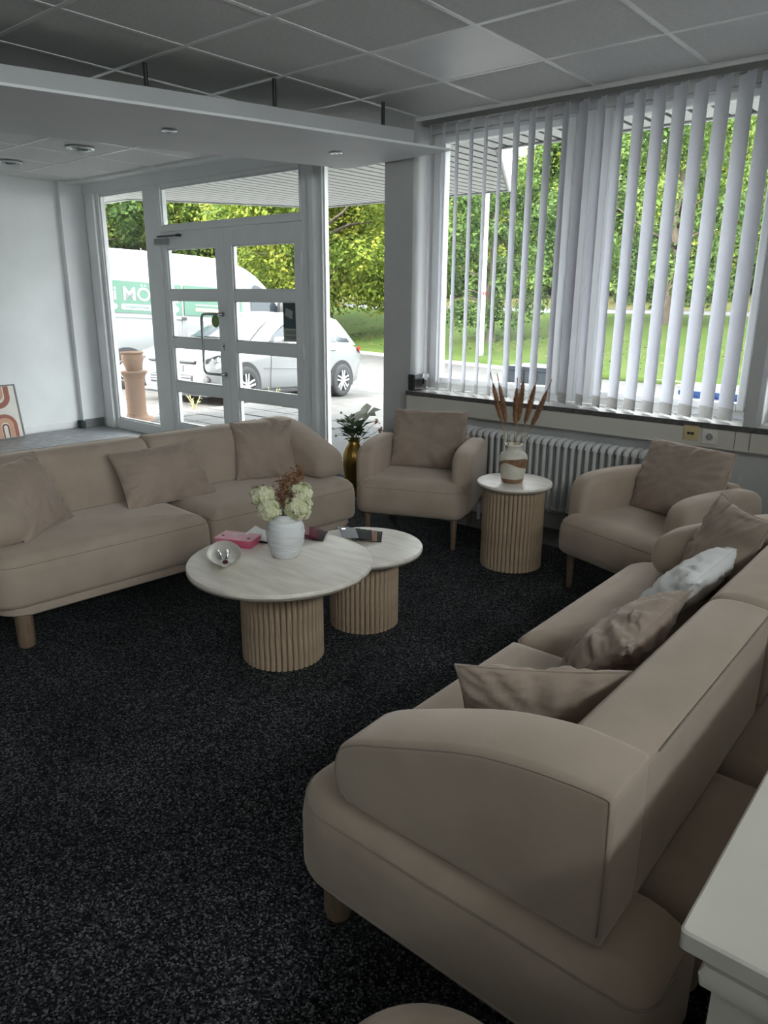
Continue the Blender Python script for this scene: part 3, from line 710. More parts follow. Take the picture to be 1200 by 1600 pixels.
tag(sofa2, 'beige velvet two seat sofa standing before the glass entrance doors', 'sofa', 'matching beige sofas')

# ------------------------------------------------------------------ armchairs
def make_armchair():
    c = empty('armchair', (0, 0, 0))
    g = G(); rbox(g, -.335, .335, 0, .60, [(.05, .196), (.02, .200), (.004, .215), (0, .25), (0, .315), (.006, .345), (.02, .372), (.045, .391), (.075, .400), (.11, .403)], (.075, .05, .05, .075), 7)
    st_ = g.obj('seat', 'fabric', c, 60)
    G().tube([(x, y, .36) for x, y in rrect(-.335 + .0125, .335 - .0125, .0125, .58, (.065, .04, .04, .065), 7)], .002, 5, closed=True).obj('piping', 'seam', st_, 180)
    for s in (-1, 1):
        ap = [(.105, .203, .02), (.097, .46), (.112, .555), (.19, .592), (.34, .600), (.52, .598), (.635, .588), (.688, .53), (.682, .203, .02)]
        g = G(); puff(g, ap, .235, .358, .045, .035, lambda a, b, t: (s * t, a, b), 6)
        a_ = g.obj('armrest', 'fabric', c, 60)
    bp = [(.50, .205, .01), (.525, .40), (.545, .55), (.58, .60), (.64, .602), (.688, .54), (.683, .205, .01)]
    g = G(); puff(g, bp, -.25, .25, .02, .02, lambda a, b, t: (t, a, b), 4)
    g.obj('backrest', 'fabric', c, 60)
    for (x, y) in ((-.27, .075), (.27, .075), (-.27, .60), (.27, .60)):
        G().lathe([(.012, 0), (.014, .003), (.022, .205)], 20, x, y).obj('leg', 'leg_wood', c, 40)
    return c
ch1 = make_armchair()
ch1.location = (-2.585, 3.30, 0); ch1.rotation_euler = (0, 0, R(23))
tag(ch1, 'beige velvet armchair between the gold vase and the side table', 'armchair', 'matching beige armchairs')
ch2 = copy_tree(ch1)
ch2.location = (-1.335, 3.225, 0); ch2.rotation_euler = (0, 0, R(-19.5))
tag(ch2, 'beige velvet armchair beside the far end of the front sofa', 'armchair', 'matching beige armchairs')

# ------------------------------------------------------------------ loose cushions
def pillow_geo(w, h, t, seed, wr=.010, pinch=.07, ex=.42, n=44):
    g = G(); rs = []
    def pos(u, v, sd):
        ku = 1 - pinch * (1 - v * v); kv = 1 - pinch * (1 - u * u)
        x = w / 2 * u * ku; y = h / 2 * v * kv
        th = max((1 - u * u) * (1 - v * v), 0) ** ex
        q = Vector((u * 2.2 + seed, v * 2.2, sd * 3.1 + seed * .7))
        rad = Vector((abs(u), abs(v), 0))
        # folds that run in from the corners and edges
        a = noise.noise(Vector((math.atan2(v, u) * 3.2 + seed, max(abs(u), abs(v)) * .8, sd * 5 + seed)))
        b = noise.noise(q * 1.7); c = noise.noise(Vector((u * 7 + v * 4 + seed, (v - u) * 1.5, sd * 2.0)))
        edge = min(1, (max(abs(u), abs(v))) ** 2 + .15)
        d2 = noise.noise(Vector((math.atan2(v, u) * 7 + seed * 3, max(abs(u), abs(v)) * 1.2, sd * 2 + seed)))
        rg_ = (1 - abs(noise.noise(Vector((math.atan2(v, u) * 4.6 + seed * 2, max(abs(u), abs(v)) * .9, sd * 3 + seed)))) * 1.6); rg_ = max(rg_, 0) ** 3
        r2_ = max(1 - abs(noise.noise(Vector((u * 2.4 + v * 1.2 + seed, v * 5.5 - u * 2.0, sd * 4 + seed)))) * 2.2, 0) ** 3
        z = sd * (t / 2 * th + wr * th ** .5 * (-rg_ * .9 * edge - r2_ * .55 * edge + a * 1.6 * edge + b * .35 + c * .45 * edge + d2 * 1.2 * edge ** 2))
        return (x, y, z)
    idx = {}
    for sd in (1, -1):
        for i in range(n + 1):
            for j in range(n + 1):
                u = math.sin((i / n - .5) * math.pi); v = math.sin((j / n - .5) * math.pi)
                bd = i in (0, n) or j in (0, n)
                k = (i, j, 0 if bd else sd)
                if k not in idx: idx[k] = len(g.v); g.v.append(pos(u, v, 0 if bd else sd))
        K = lambda i, j: idx[(i, j, 0 if (i in (0, n) or j in (0, n)) else sd)]
        for i in range(n):
            for j in range(n):
                q = (K(i, j), K(i + 1, j), K(i + 1, j + 1), K(i, j + 1)); g.f.append(q if sd > 0 else q[::-1])
    edge = [(i, 0) for i in range(n)] + [(n, j) for j in range(n)] + [(n - i, n) for i in range(n)] + [(0, n - j) for j in range(n)]
    return g, [g.v[idx[(i, j, 0)]] for i, j in edge]
def cushion(name, w, h, t, bottom, along, up, mname, label, seed, group=None, wr=.015, pinch=.07, ex=.42):
    """bottom = centre of the lower edge, along = direction of the width, up = direction of the height"""
    g, edge = pillow_geo(w, h, t, seed, wr, pinch, ex)
    a = Vector(along).normalized(); u = Vector(up); u = (u - a * u.dot(a)).normalized(); nrm = a.cross(u)
    o = empty(name, (0, 0, 0), 0, label, 'cushion', group)
    b = Vector(bottom)
    m = Matrix(((a.x, u.x, nrm.x, 0), (a.y, u.y, nrm.y, 0), (a.z, u.z, nrm.z, 0), (0, 0, 0, 1)))
    c = b + u * (h / 2)
    m.translation = c
    o.matrix_basis = m
    g.obj('cover', mname, o, 180)
    G().tube([(x * 1.002, y * 1.002, z) for x, y, z in edge], .0028, 5, closed=True).obj('edge_seam', mname, o, 180)
    return o
SZ = .424
GA = 'beige cushions on the sofa by the glass doors'; GB = 'cushions on the sofa in front'
cushion('square_cushion', .40, .36, .14, (-3.235, 1.485, SZ - .004), (-.30, .47, .0), (-.55, -.12, 1.0), 'fabric_pillow', 'square beige cushion at the picture edge end of the glass door sofa', 1.3, GA)
cushion('lumbar_cushion', .50, .325, .13, (-3.23, 2.145, SZ - .012), (.085, .96, .025), (-.62, .02, 1.0), 'fabric_pillow', 'oblong beige cushion in the middle of the sofa by the glass doors', 4.1, GA)
cushion('square_cushion', .37, .35, .13, (-3.235, 2.80, SZ - .004), (.28, .52, .0), (-.42, .20, 1.0), 'fabric_pillow', 'square beige cushion leaning on the far arm of the sofa by the glass doors', 7.7, GA)
cushion('square_cushion', .42, .28, .12, (-.665, 1.425, SZ - .02), (.33, .17, .03), (.02, -.28, 1.0), 'fabric_pillow', 'square beige cushion leaning on the nearest arm of the front sofa', 10.9, GB)
cushion('lumbar_cushion', .50, .28, .14, (-.80, 1.87, SZ + .03), (.02, -1, .02), (.80, 0, .70), 'fabric_pillow', 'crumpled oblong beige cushion beside the white cushion on the front sofa', 15.2, GB, .022)
cushion('lumbar_cushion', .50, .30, .13, (-.79, 2.36, SZ + .02), (-.02, -1, .0), (.74, 0, .78), 'fabric_white', 'oblong white cushion on the front sofa', 19.4, GB, .017)
cushion('square_cushion', .38, .36, .12, (-.715, 2.585, SZ + .01), (.60, -.72, .0), (.125, .05, .31), 'fabric_pillow', 'square beige cushion standing in the far corner of the front sofa', 23.8, GB)
def chair_cushion(ch, label, seed):
    rz = ch.rotation_euler.z; M3 = Matrix.Rotation(rz, 3, 'Z')
    b = M3 @ Vector((0, .455, .398)) + Vector(ch.location)
    a = M3 @ Vector((1, 0, 0)); u = M3 @ Vector((0, .36, 1))
    return cushion('back_cushion', .475, .375, .17, b, a, u, 'fabric_pillow', label, seed, 'back cushions of the armchairs', .013, .02, .26)
chair_cushion(ch1, 'plump beige back cushion on the armchair next to the gold vase', 31.0)
chair_cushion(ch2, 'plump beige back cushion on the armchair under the sockets', 37.0)

# ------------------------------------------------------------------ slatted round tables
def round_table(name, x, y, z, rt, rb, th, label, ns, cat='table'):
    t = empty(name, (x, y, 0), 0, label, cat, 'round stone topped tables with slatted drum bases')
    top = G().lathe([(rt - .03, z - th), (rt - .006, z - th + .003), (rt, z - th + .009), (rt, z - .006), (rt - .003, z - .0015), (rt - .009, z)], 72).obj('table_top', 'stone_top', t, 40)
    G().lathe([(rt - .012, z - th - .006), (rt - .004, z - th - .002), (rt - .001, z - th + .004)], 72).obj('edge_rim', 'stone_edge', top, 60)
    G().cyl((0, 0, 0), (0, 0, z - th - .002), rb - .014, rb - .014, 48).obj('drum', 'slat_core', t, 60)
    pitch = 2 * math.pi / ns; w = rb * pitch * .44
    prof = [(-w, -.012), (-w, -.002)] + [(w * math.sin(R(a)), -.002 + .009 * math.cos(R(a))) for a in (-75, -45, -15, 15, 45, 75)] + [(w, -.002), (w, -.012)]
    g = G(); g.rings([[(rb + b - .007, a, 0.0) for a, b in prof], [(rb + b - .007, a, z - th - .003) for a, b in prof]])
    o = g.obj('slat', 'slat_wood', t, 40)
    for k in range(1, ns):
        q = link('slat', o.data, t); q.rotation_euler = (0, 0, pitch * k)
    return t
round_table('coffee_table', -2.145, 1.905, .42, .378, .172, .026, 'larger round coffee table with travertine top and white flower vase', 44)
round_table('coffee_table', -2.105, 2.375, .374, .268, .160, .024, 'smaller lower round coffee table tucked under the larger one', 42)
round_table('side_table', -1.985, 3.50, .483, .207, .172, .022, 'tall round side table with pale stone top holding the pampas vase', 44)

# ------------------------------------------------------------------ white vase with hydrangeas and dried sprigs
VX, VY, VZ = -2.165, 1.955, .4205
vz = empty('flower_vase', (VX, VY, VZ), 0, 'ribbed white ceramic vase with flowers on the larger coffee table', 'vase')
pr_ = [(.050, 0), (.056, .004), (.066, .03), (.076, .07), (.080, .105), (.077, .13), (.066, .152), (.050, .163), (.0455, .170), (.046, .181), (.043, .183), (.040, .180), (.040, .168), (.055, .15), (.068, .12), (.065, .06), (.045, .01)]
pp = []
for i in range(len(pr_) - 1):
    for k in range(4):
        t = k / 4; pp.append((pr_[i][0] * (1 - t) + pr_[i + 1][0] * t, pr_[i][1] * (1 - t) + pr_[i + 1][1] * t))
pp.append(pr_[-1])
pp = [(r + (.0010 * math.sin(z * 420 + 1.3 * math.sin(z * 130)) if i < 42 else 0), z) for i, (r, z) in enumerate(pp)]
G().lathe(pp, 64, wob=lambda t, z: 1 + .012 * noise.noise(Vector((math.cos(t) * 2, math.sin(t) * 2, z * 40)))).obj('body', 'ceramic_white', vz, 180)
def floret(g, p, d, r, rng):
    d = d.normalized(); a = d.orthogonal().normalized(); a = Matrix.Rotation(rng.uniform(0, 6), 3, d) @ a; b = d.cross(a)
    for k in range(4):
        t = k * math.pi / 2; e = a * math.cos(t) + b * math.sin(t); s = a * -math.sin(t) + b * math.cos(t)
        g.face(p, p + e * r * .55 + s * r * .45 + d * r * .15, p + e * r + d * r * .05, p + e * r * .55 - s * r * .45 + d * r * .15)
rng = random.Random(3)
def hydrangea(base, head, r, label):
    o = empty('hydrangea', base, 0, label, 'flower', 'hydrangeas in the white vase')
    hb = Vector(head) - Vector(base)
    g = G()
    for _ in range(170):
        d = Vector((rng.gauss(0, 1), rng.gauss(0, 1), rng.gauss(.15, .9))).normalized()
        k = rng.uniform(.72, 1.12) * (1 + .3 * noise.noise(d * 2.6 + hb * 10))
        floret(g, hb + Vector((d.x * r, d.y * r, d.z * r * .85)) * k, d + Vector((rng.uniform(-.4, .4), rng.uniform(-.4, .4), rng.uniform(-.2, .4))), .0165, rng)
    g.obj('flower_head', 'petal_cream', o)['kind'] = 'stuff'
    G().tube([(0, 0, 0), tuple(hb * .5 + Vector((0, 0, .02))), tuple(hb * .9)], .003, 6).obj('stem', 'stem_green', o, 180)
zb0 = VZ + .12
hydrangea((VX - .01, VY - .01, zb0), (VX - .085, VY - .035, VZ + .245), .045, 'cream hydrangea head furthest towards the pink book')
hydrangea((VX, VY - .02, zb0), (VX - .03, VY - .055, VZ + .205), .042, 'cream hydrangea head hanging lowest over the white vase rim')
hydrangea((VX + .01, VY + .01, zb0), (VX + .055, VY + .045, VZ + .275), .040, 'cream hydrangea head standing highest in the white vase')
hydrangea((VX + .015, VY, zb0), (VX + .06, VY + .02, VZ + .215), .050, 'cream hydrangea head on the swatch side of the white vase')
def sprig(base, tip, spread, nb, label):
    o = empty('dried_sprig', base, 0, label, 'dried flower', 'dried brown sprigs in the white vase')
    t = Vector(tip) - Vector(base); g = G(); s = G()
    s.tube([(0, 0, 0), tuple(t * .5 + Vector((.01, 0, .0))), tuple(t * .95)], .0018, 5)
    for _ in range(nb):
        k = rng.uniform(.45, 1.0); q = t * k + Vector((rng.gauss(0, 1), rng.gauss(0, 1), rng.gauss(0, .6))) * spread * (1.15 - .6 * k)
        c0 = t * (k - .12)
        s.tube([tuple(c0), tuple(q)], .0007, 3)
        for _ in range(4):
            e = q + Vector((rng.gauss(0, 1), rng.gauss(0, 1), rng.gauss(0, 1))) * .007
            floret(g, e, Vector((rng.gauss(0, 1), rng.gauss(0, 1), rng.gauss(0, 1))), .0052, rng)
    g.obj('seed_heads', 'dried_brown', o)['kind'] = 'stuff'
    s.obj('stem', 'dried_brown', o, 180)
sprig((VX, VY, zb0), (VX + .03, VY + .05, VZ + .365), .026, 130, 'tallest dried brown sprig above the hydrangeas')
sprig((VX, VY, zb0), (VX - .02, VY + .015, VZ + .325), .024, 110, 'dried brown sprig in the middle of the bouquet')
sprig((VX - .01, VY, zb0), (VX - .115, VY - .045, VZ + .275), .018, 60, 'dried brown sprig poking out towards the glass doors')

# ------------------------------------------------------------------ dish, pens, book, swatch fans
TZ = .4205
ds = empty('serving_dish', (-2.33, 1.765, TZ), R(54), 'shallow leaf shaped ceramic dish with dark chip on the larger coffee table', 'dish')
g = G(); rs = []
def dish_ring(k, z):
    o_ = []
    for i in range(40):
        t = 2 * math.pi * i / 40; ca, sa = math.cos(t), math.sin(t)
        x = .072 * ca * (1 - .12 * max(sa, 0)); y = .128 * sa
        if sa < -.97: y -= .016
        o_.append((x * k, y * k, z))
    return o_
for k, z in ((.45, .002), (.62, .004), (.86, .018), (1.0, .034), (1.01, .036), (.985, .036), (.84, .022), (.60, .010), (.3, .009)): rs.append(dish_ring(k, z))
g.rings(rs); g.obj('body', 'ceramic_cream', ds, 60)
G().lathe([(.009, .0), (.012, .003), (.011, .006), (.007, .004)], 16).xform(Matrix.Translation((.0, -.085, .024)) @ Matrix.Rotation(R(25), 4, 'X')).obj('handle_eye', 'swatch_4', ds, 60)
for k, (x, lab) in enumerate(((-.012, 'silver pen in the dish, nearer the pink book'), (.014, 'silver pen in the dish, nearer the white vase'))):
    pn = empty('pen', (-2.325, 1.755, TZ + .002), R(54 + 6 - 12 * k), lab, 'pen', 'silver pens in the dish')
    G().lathe([(.002, -.05), (.0065, -.043), (.0075, .01), (.0068, .042), (.004, .05)], 14).xform(Matrix.Translation((x, .012, .010)) @ Matrix.Rotation(R(-84), 4, 'X')).obj('barrel', 'chrome', pn, 60)
    G().box(x - .0015, x + .0015, -.045, -.012, .0185, .0205).obj('clip', 'black_plastic', pn)
bk = empty('sample_book', (-2.438, 1.925, TZ), R(-67), 'pink sample book lying beside the dish on the larger coffee table', 'book')
G().box(-.052, .052, -.085, .085, .003, .030).obj('pages', 'pink_card', bk, bevel=.002)
cv = G().box(-.055, .055, -.088, .088, .030, .033).obj('front_cover', 'pink_top', bk, bevel=.001)
G().box(-.055, .055, -.088, .088, 0, .003).obj('back_cover', 'pink_card', bk, bevel=.001)
for (x, y, r) in ((.02, .062, .008), (.012, -.066, .007)): G().cyl((x, y, .033), (x, y, .0336), r, r, 14).obj('eyelet', 'swatch_4', bk)
for i in range(4): G().box(-.03 + .012 * i, -.026 + .012 * i, -.04 + .006 * i, .03 - .008 * i, .033, .0334).obj('print_line', 'print_ground', bk)
def swatch_fan(name, loc, rz, n, cols, step, label, w=.07, l=.13, lid=None):
    f_ = empty(name, loc, R(rz), label, 'swatch fan', 'fabric swatch fans on the coffee tables')
    for i in range(n):
        z = .0015 + .0048 * i
        gg_ = G(); rs_ = []
        for q in range(7):
            t = q / 6; y = -l / 2 + l * t; zz = z + .010 * math.sin(t * math.pi) * .5
            rs_.append([(-w / 2, y, zz), (w / 2, y, zz), (w / 2, y, zz + .004), (-w / 2, y, zz + .004)])
        gg_.rings(rs_)
        o = gg_.obj('swatch', 'swatch_%d' % cols[i % len(cols)], f_, 40)
        o.location = (step[0] * i, step[1] * i, 0); o.rotation_euler = (0, R(step[3]), R(step[2] * i))
    return f_
f1 = swatch_fan('swatch_fan', (-2.235, 2.225, TZ), 35, 7, [5, 4, 3, 3, 2, 1, 0], (-.020, .004, 2.5, 4), 'fan of dark red and green fabric swatches behind the white vase', .05, .13)
f2 = swatch_fan('swatch_fan', (-2.13, 2.49, .3745), 38, 7, [7, 8, 5, 9, 5, 6, 6], (-.024, -.005, 2.2, 4), 'fan of black and grey swatches with silver label on the smaller coffee table', .055, .15)
G().cyl((-.15, -.03, .046), (-.15, -.03, .048), .010, .010, 16).obj('label_dot', 'chrome', f2)
cs = empty('catalogue', (-2.405, 2.04, TZ), R(28), 'open pale sample card standing behind the white vase', 'card')
g = G(); rs = []
for q in range(9):
    t = q / 8; x = -.06 + .12 * t; z = .004 + .03 * (1 - t) ** 2
    rs.append([(x, -.06, z), (x, .06, z), (x, .06, z + .003), (x, -.06, z + .003)])
g.rings(rs); g.obj('sheet', 'paper', cs, 60)
G().box(-.07, .07, -.065, .065, 0, .004).obj('cover', 'swatch_0', cs)

ds.scale = (.98, 1.2, .72)
# ------------------------------------------------------------------ stoneware vase with pampas on the side table
PX, PY, PZ = -1.985, 3.47, .4835
pv = empty('stoneware_vase', (PX, PY, PZ), 0, 'cream stoneware vase with brown wave glaze on the side table', 'vase')
vp = [(.050, 0), (.055, .004), (.063, .03), (.072, .075), (.0775, .115), (.077, .14), (.068, .160), (.050, .172), (.046, .182), (.0455, .198), (.049, .202), (.050, .210), (.046, .212), (.042, .208), (.041, .180), (.06, .15), (.06, .05), (.04, .01)]
G().lathe(vp, 56).obj('body', 'ceramic_cream', pv, 180)
def rad_at(z):
    for i in range(len(vp) - 1):
        if vp[i][1] <= z <= vp[i + 1][1] and i < 12:
            t = (z - vp[i][1]) / max(vp[i + 1][1] - vp[i][1], 1e-6); return vp[i][0] + (vp[i + 1][0] - vp[i][0]) * t
    return .05
g = G(); rs = []; NW = 72
for k in range(7):
    ring = []
    for i in range(NW):
        t = 2 * math.pi * i / NW
        mid = .112 + .020 * math.sin(2 * t + 3.6) + .010 * math.sin(3 * t + 1.0); hw = .017 + .009 * math.sin(2 * t + 1.9)
        z = mid + hw * (k / 3 - 1); r = rad_at(z) + .0012
        ring.append((r * math.cos(t), r * math.sin(t), z))
    rs.append(ring)
g.rings(rs, False, False); g.obj('wave_glaze', 'glaze_brown', pv, 180)
G().lathe([(.0512, .001), (.0562, .004), (.0608, .018), (.0632, .026)], 48, cap0=False, cap1=False).obj('foot_glaze', 'glaze_brown', pv, 180)
def pampas(tip, bend, label, hl=.42):
    base = Vector((PX, PY, PZ + .10)); t = Vector(tip) - base
    o = empty('pampas_stem', base, 0, label, 'pampas', 'pampas stems in the stoneware vase')
    neck = Vector((t.x * .28, t.y * .28, .11))
    pts = [Vector((0, 0, 0)), neck] + [neck + (t - neck) * k + Vector(bend) * math.sin(k * math.pi) for k in (.3, .6, .85, 1)]
    G().tube([tuple(p) for p in pts], [.0022, .002, .002, .0018, .0015, .001], 6).obj('stalk', 'straw', o, 180)
    g = G(); a0 = .30; N = 1500
    for i in range(N):
        k = rng.uniform(a0, 1.0)
        p = neck + (t - neck) * k + Vector(bend) * math.sin(k * math.pi)
        d = (t - neck).normalized(); e = d.orthogonal().normalized(); e = Matrix.Rotation(rng.uniform(0, 6.28), 3, d) @ e
        r = .0150 * math.sin(min(1, (k - a0) / (1 - a0) * 1.15 + .12) * math.pi) ** .6 + .002
        q = p + e * r * rng.uniform(.6, 1.25) + d * .028
        s = e.cross(d) * .0016
        g.face(p - s, p + s, q + s * .6, q - s * .6)
    g.obj('plume', 'pampas', o)['kind'] = 'stuff'
def px_at(x, y, Y):
    d = _r * ((x - 600) / FPX) - _u * ((y - 800) / FPX) + _f; d = d * (Y / d.y); return Vector((d.x, d.y, d.z + CAMH))
pampas(px_at(768, 590, 3.40), (.0, 0, .0), 'pampas stem leaning furthest towards the grey column')
pampas(px_at(778, 592, 3.46), (.006, 0, .0), 'pampas stem just inside the outermost one on the column side')
pampas(px_at(808, 598, 3.45), (0, 0, 0), 'thick upright pampas stem in the middle of the vase')
pampas(px_at(819, 583, 3.54), (0, 0, 0), 'tallest upright pampas stem behind the middle one')
pampas(px_at(839, 592, 3.48), (0, 0, .0), 'pampas stem leaning gently towards the radiator')
pampas(px_at(859, 600, 3.48), (0, 0, -.01), 'pampas stem leaning furthest over the radiator')

# ------------------------------------------------------------------ gold floor vase with poinsettia
QX, QY = -3.66, 4.02
gv = empty('floor_vase', (QX, QY, 0), 0, 'tall fluted gold floor vase behind the armchair', 'vase')
G().lathe([(.052, 0), (.056, .006), (.060, .05), (.074, .14), (.083, .24), (.082, .31), (.066, .365), (.044, .395), (.042, .42), (.060, .435), (.058, .438), (.038, .425), (.04, .39)], 64,
          wob=lambda t, z: 1 + (.035 if .02 < z < .38 else .01) * abs(math.cos(6 * t)) ).obj('body', 'gold', gv, 50)
def leafq(g, p, d, n_, l, w):
    d = d.normalized(); s = d.cross(n_); s = s.normalized() if s.length > 1e-5 else d.orthogonal().normalized(); n_ = s.cross(d)
    a = p; m1 = p + d * l * .45 + n_ * l * .08; tip = p + d * l - n_ * l * .10
    g.face(a, m1 + s * w, tip); g.face(a, tip, m1 - s * w)
fb = Vector((QX, QY, .40))
po_ = empty('poinsettia', tuple(fb), 0, 'white poinsettia bloom in the gold floor vase', 'flower')
hc = px_at(573, 647, 4.0) - fb
for k in range(7):
    t = k * 2 * math.pi / 7; g = G()
    d = Vector((math.cos(t), math.sin(t) * .6 - .35, .30 * math.sin(t * 1.0 + .4))); leafq(g, hc, d, Vector((0, -.5, 1)), .125, .042); g.obj('petal', 'petal_white', po_, 180)
g = G()
for _ in range(9): g.lathe([(.001, 0), (.004, .003), (.001, .007)], 6, hc.x + rng.uniform(-.010, .010), hc.y - .01 + rng.uniform(-.008, .008)); g.xform(Matrix.Translation((0, 0, hc.z)), len(g.v) - 18)
g.obj('stamens', 'bud_green', po_)
G().tube([(0, 0, -.12), tuple(hc * .5), tuple(hc)], .003, 6).obj('stem', 'stem_green', po_, 180)
gr_ = empty('greenery_spray', tuple(fb), 0, 'dark green leaf spray below the poinsettia in the gold vase', 'leaf spray')
for k in range(80):
    t = rng.uniform(0, 6.28); rr = rng.uniform(.01, .075); p = Vector((rr * math.cos(t), rr * math.sin(t) * .8, rng.uniform(.03, .16)))
    g = G(); leafq(g, p, Vector((math.cos(t), math.sin(t), rng.uniform(.1, 1.2))), Vector((0, 0, 1)), rng.uniform(.055, .10), rng.uniform(.016, .03)); g.obj('leaf', 'plant_leaf', gr_, 180)
s = G()
for k in range(7):
    t = k * .9; s.tube([(0, 0, -.1), (.02 * math.cos(t), .02 * math.sin(t), .05), (.05 * math.cos(t), .05 * math.sin(t), .14)], .0022, 5)
s.obj('stems', 'stem_green', gr_, 180)
for (px_, py_, lab) in ((528, 659, 'twig with a green bud leaning out furthest towards the sofa'), (536, 657, 'twig with a green bud above the lowest one'), (525, 681, 'lowest drooping twig with a green bud over the sofa arm'), (533, 645, 'thin bare twig rising from the gold vase')):
    tp = px_at(px_, py_, 4.0) - fb
    o = empty('bud_twig', tuple(fb), 0, lab, 'twig', 'bud twigs in the gold vase')
    G().tube([(0, 0, -.05), (tp.x * .4, tp.y * .4, max(tp.z, .08) * .75 + .02), tuple(tp)], .0014, 5).obj('stem', 'stem_green', o, 180)
    G().lathe([(.001, -.009), (.008, -.004), (.009, .002), (.005, .008), (.001, .010)], 10).xform(Matrix.Translation(tp)).obj('bud', 'bud_green', o, 180)
for (px_, py_, lab) in ((588, 659, 'small pink blossom beside the poinsettia'), (594, 672, 'small yellow-pink blossom next to the armchair')):
    tp = px_at(px_, py_, 4.02) - fb
    o = empty('blossom', tuple(fb), 0, lab, 'flower', 'small blossoms in the gold vase'); g = G()
    for _ in range(22): floret(g, tp + Vector((rng.gauss(0, 1), rng.gauss(0, 1), rng.gauss(0, 1))) * .008, Vector((rng.gauss(0, 1), rng.gauss(-.6, 1), rng.gauss(0, 1))), .009, rng)
    g.obj('petals', 'print_tan', o); G().tube([(0, 0, -.05), tuple(tp * .6), tuple(tp)], .0016, 5).obj('stem', 'stem_green', o, 180)

# ------------------------------------------------------------------ cream gloss cabinet and round stool at the lower edge
cb = empty('cabinet', (-.15, .71, 0), 0, 'glossy cream cabinet with moulded top edge behind the front sofa', 'cabinet')
g = G(); rbox(g, -.012, .60, -.012, 1.75, [(.004, .772), (0, .776), (0, .797), (.003, .80)], .008, 3); g.obj('top', 'gloss_cream', cb, 40)
g = G(); rbox(g, .0, .588, 0, 1.738, [(.022, .715), (.010, .720), (.008, .735), (.014, .745), (.010, .757), (.0, .766), (0, .772)], .01, 3); g.obj('moulding', 'gloss_cream', cb, 40)
G().box(.022, .57, .022, 1.716, .06, .715).obj('body', 'gloss_cream', cb, bevel=.003)
G().box(.04, .55, .04, 1.70, 0, .06).obj('plinth', 'gloss_cream', cb)
for k in range(4):
    y0 = .05 + k * .415; d = G().box(.57, .59, y0, y0 + .40, .08, .70).obj('door', 'gloss_cream', cb, bevel=.004)
    G().cyl((.59, y0 + .04, .42), (.61, y0 + .04, .42), .012, .014, 16).obj('knob', 'chrome', d, 40)
stl = empty('stool', (-.425, .605, 0), 0, 'round beige upholstered stool top at the lower edge of the picture', 'stool')
G().lathe([(.13, .25), (.160, .262), (.168, .30), (.166, .36), (.150, .398), (.118, .420), (.06, .431), (.01, .433)], 48).obj('seat', 'fabric', stl, 60)
for k in range(4):
    t = k * math.pi / 2 + .785; G().cyl((.13 * math.cos(t), .13 * math.sin(t), 0), (.10 * math.cos(t), .10 * math.sin(t), .27), .011, .017, 14).obj('leg', 'leg_wood', stl, 40)

# ------------------------------------------------------------------ art print leaning on the white wall
pa = empty('art_print', (XL + .135, 2.76, 0.0), 0, 'framed abstract print of rust arches leaning on the white wall', 'picture')
pa.rotation_euler = (0, R(-11), 0)
PW, PH = .72, .56
gA = G()
for (y0, y1, z0, z1) in ((0, PW, 0, .014), (0, PW, PH - .014, PH), (0, .014, .014, PH - .014), (PW - .014, PW, .014, PH - .014)):
    G().box(-.018, .006, y0, y1, z0, z1).obj('frame_bar', 'frame_grey', pa, bevel=.001)
G().box(-.012, 0, .014, PW - .014, .014, PH - .014).obj('sheet', 'print_ground', pa)
def arch(cy, z0, ro, ri, zlen, up, mname, off):
    pts_o = []; pts_i = []
    for k in range(17):
        t = math.pi * k / 16; pts_o.append((cy + ro * math.cos(t), z0 + up * (zlen + ro * math.sin(t)))); pts_i.append((cy + ri * math.cos(t), z0 + up * (zlen + ri * math.sin(t))))
    o_ = [(cy + ro, z0)] + pts_o + [(cy - ro, z0)]; i_ = [(cy + ri, z0)] + pts_i + [(cy - ri, z0)]
    g = G()
    for k in range(len(o_) - 1): g.face((off, *o_[k]), (off, *o_[k + 1]), (off, *i_[k + 1]), (off, *i_[k]))
    g.obj('arch', mname, pa)
zc = .015
for cy in (.54, .20):
    arch(cy, zc, .125, .085, .12, 1, 'print_rust', .0010); arch(cy, zc, .083, .040, .12, 1, 'print_tan', .0010); arch(cy, zc, .036, .020, .11, 1, 'print_plum', .0010)
    arch(cy - .02, PH - .016, .125, .07, .10, -1, 'print_rust', .0010); arch(cy - .02, PH - .016, .06, .03, .08, -1, 'print_tan', .0010)

# ------------------------------------------------------------------ outside: ground, road, bank
SL = .055
def gz(y):
    return -.03 - SL * min(max(0, y - 4.7), 8.0)
def strip(name, pts_rows, mname, parent=None, kind='structure', label=None, th=.15):
    """a sheet through rows of points, given thickness downwards"""
    g = G(); n = len(pts_rows[0]); rows = len(pts_rows)
    for r_ in pts_rows: g.v += [tuple(p) for p in r_]
    for i in range(rows - 1):
        for j in range(n - 1): g.f.append((i * n + j, i * n + j + 1, (i + 1) * n + j + 1, (i + 1) * n + j))
    o = g.obj(name, mname, parent, 60)
    m = o.modifiers.new('depth', 'SOLIDIFY'); m.thickness = th; m.offset = -1 if sum(p.normal.z for p in o.data.polygons) > 0 else 1
    return tag(o, label, None, None, kind) if parent is None else o
XA = [-75, -50, -34, -26, -20, -15, -10, -5, 0, 6, 14, 24]
def edge_y(x):      # front edge of the lawn (kerb line)
    return 17.5 + (0 if x > -8 else (-8 - x) * .23)
strip('ground', [[(x, y if k < 6 else edge_y(x), (-.40 if k <= 1 else gz(y)) if k < 6 else gz(30)) for x in XA] for k, y in enumerate((-40, YO - .12, YO - .11, 6.5, 9.0, 12.7, 18))], 'asphalt', label='pale sunlit asphalt yard sloping away from the building')
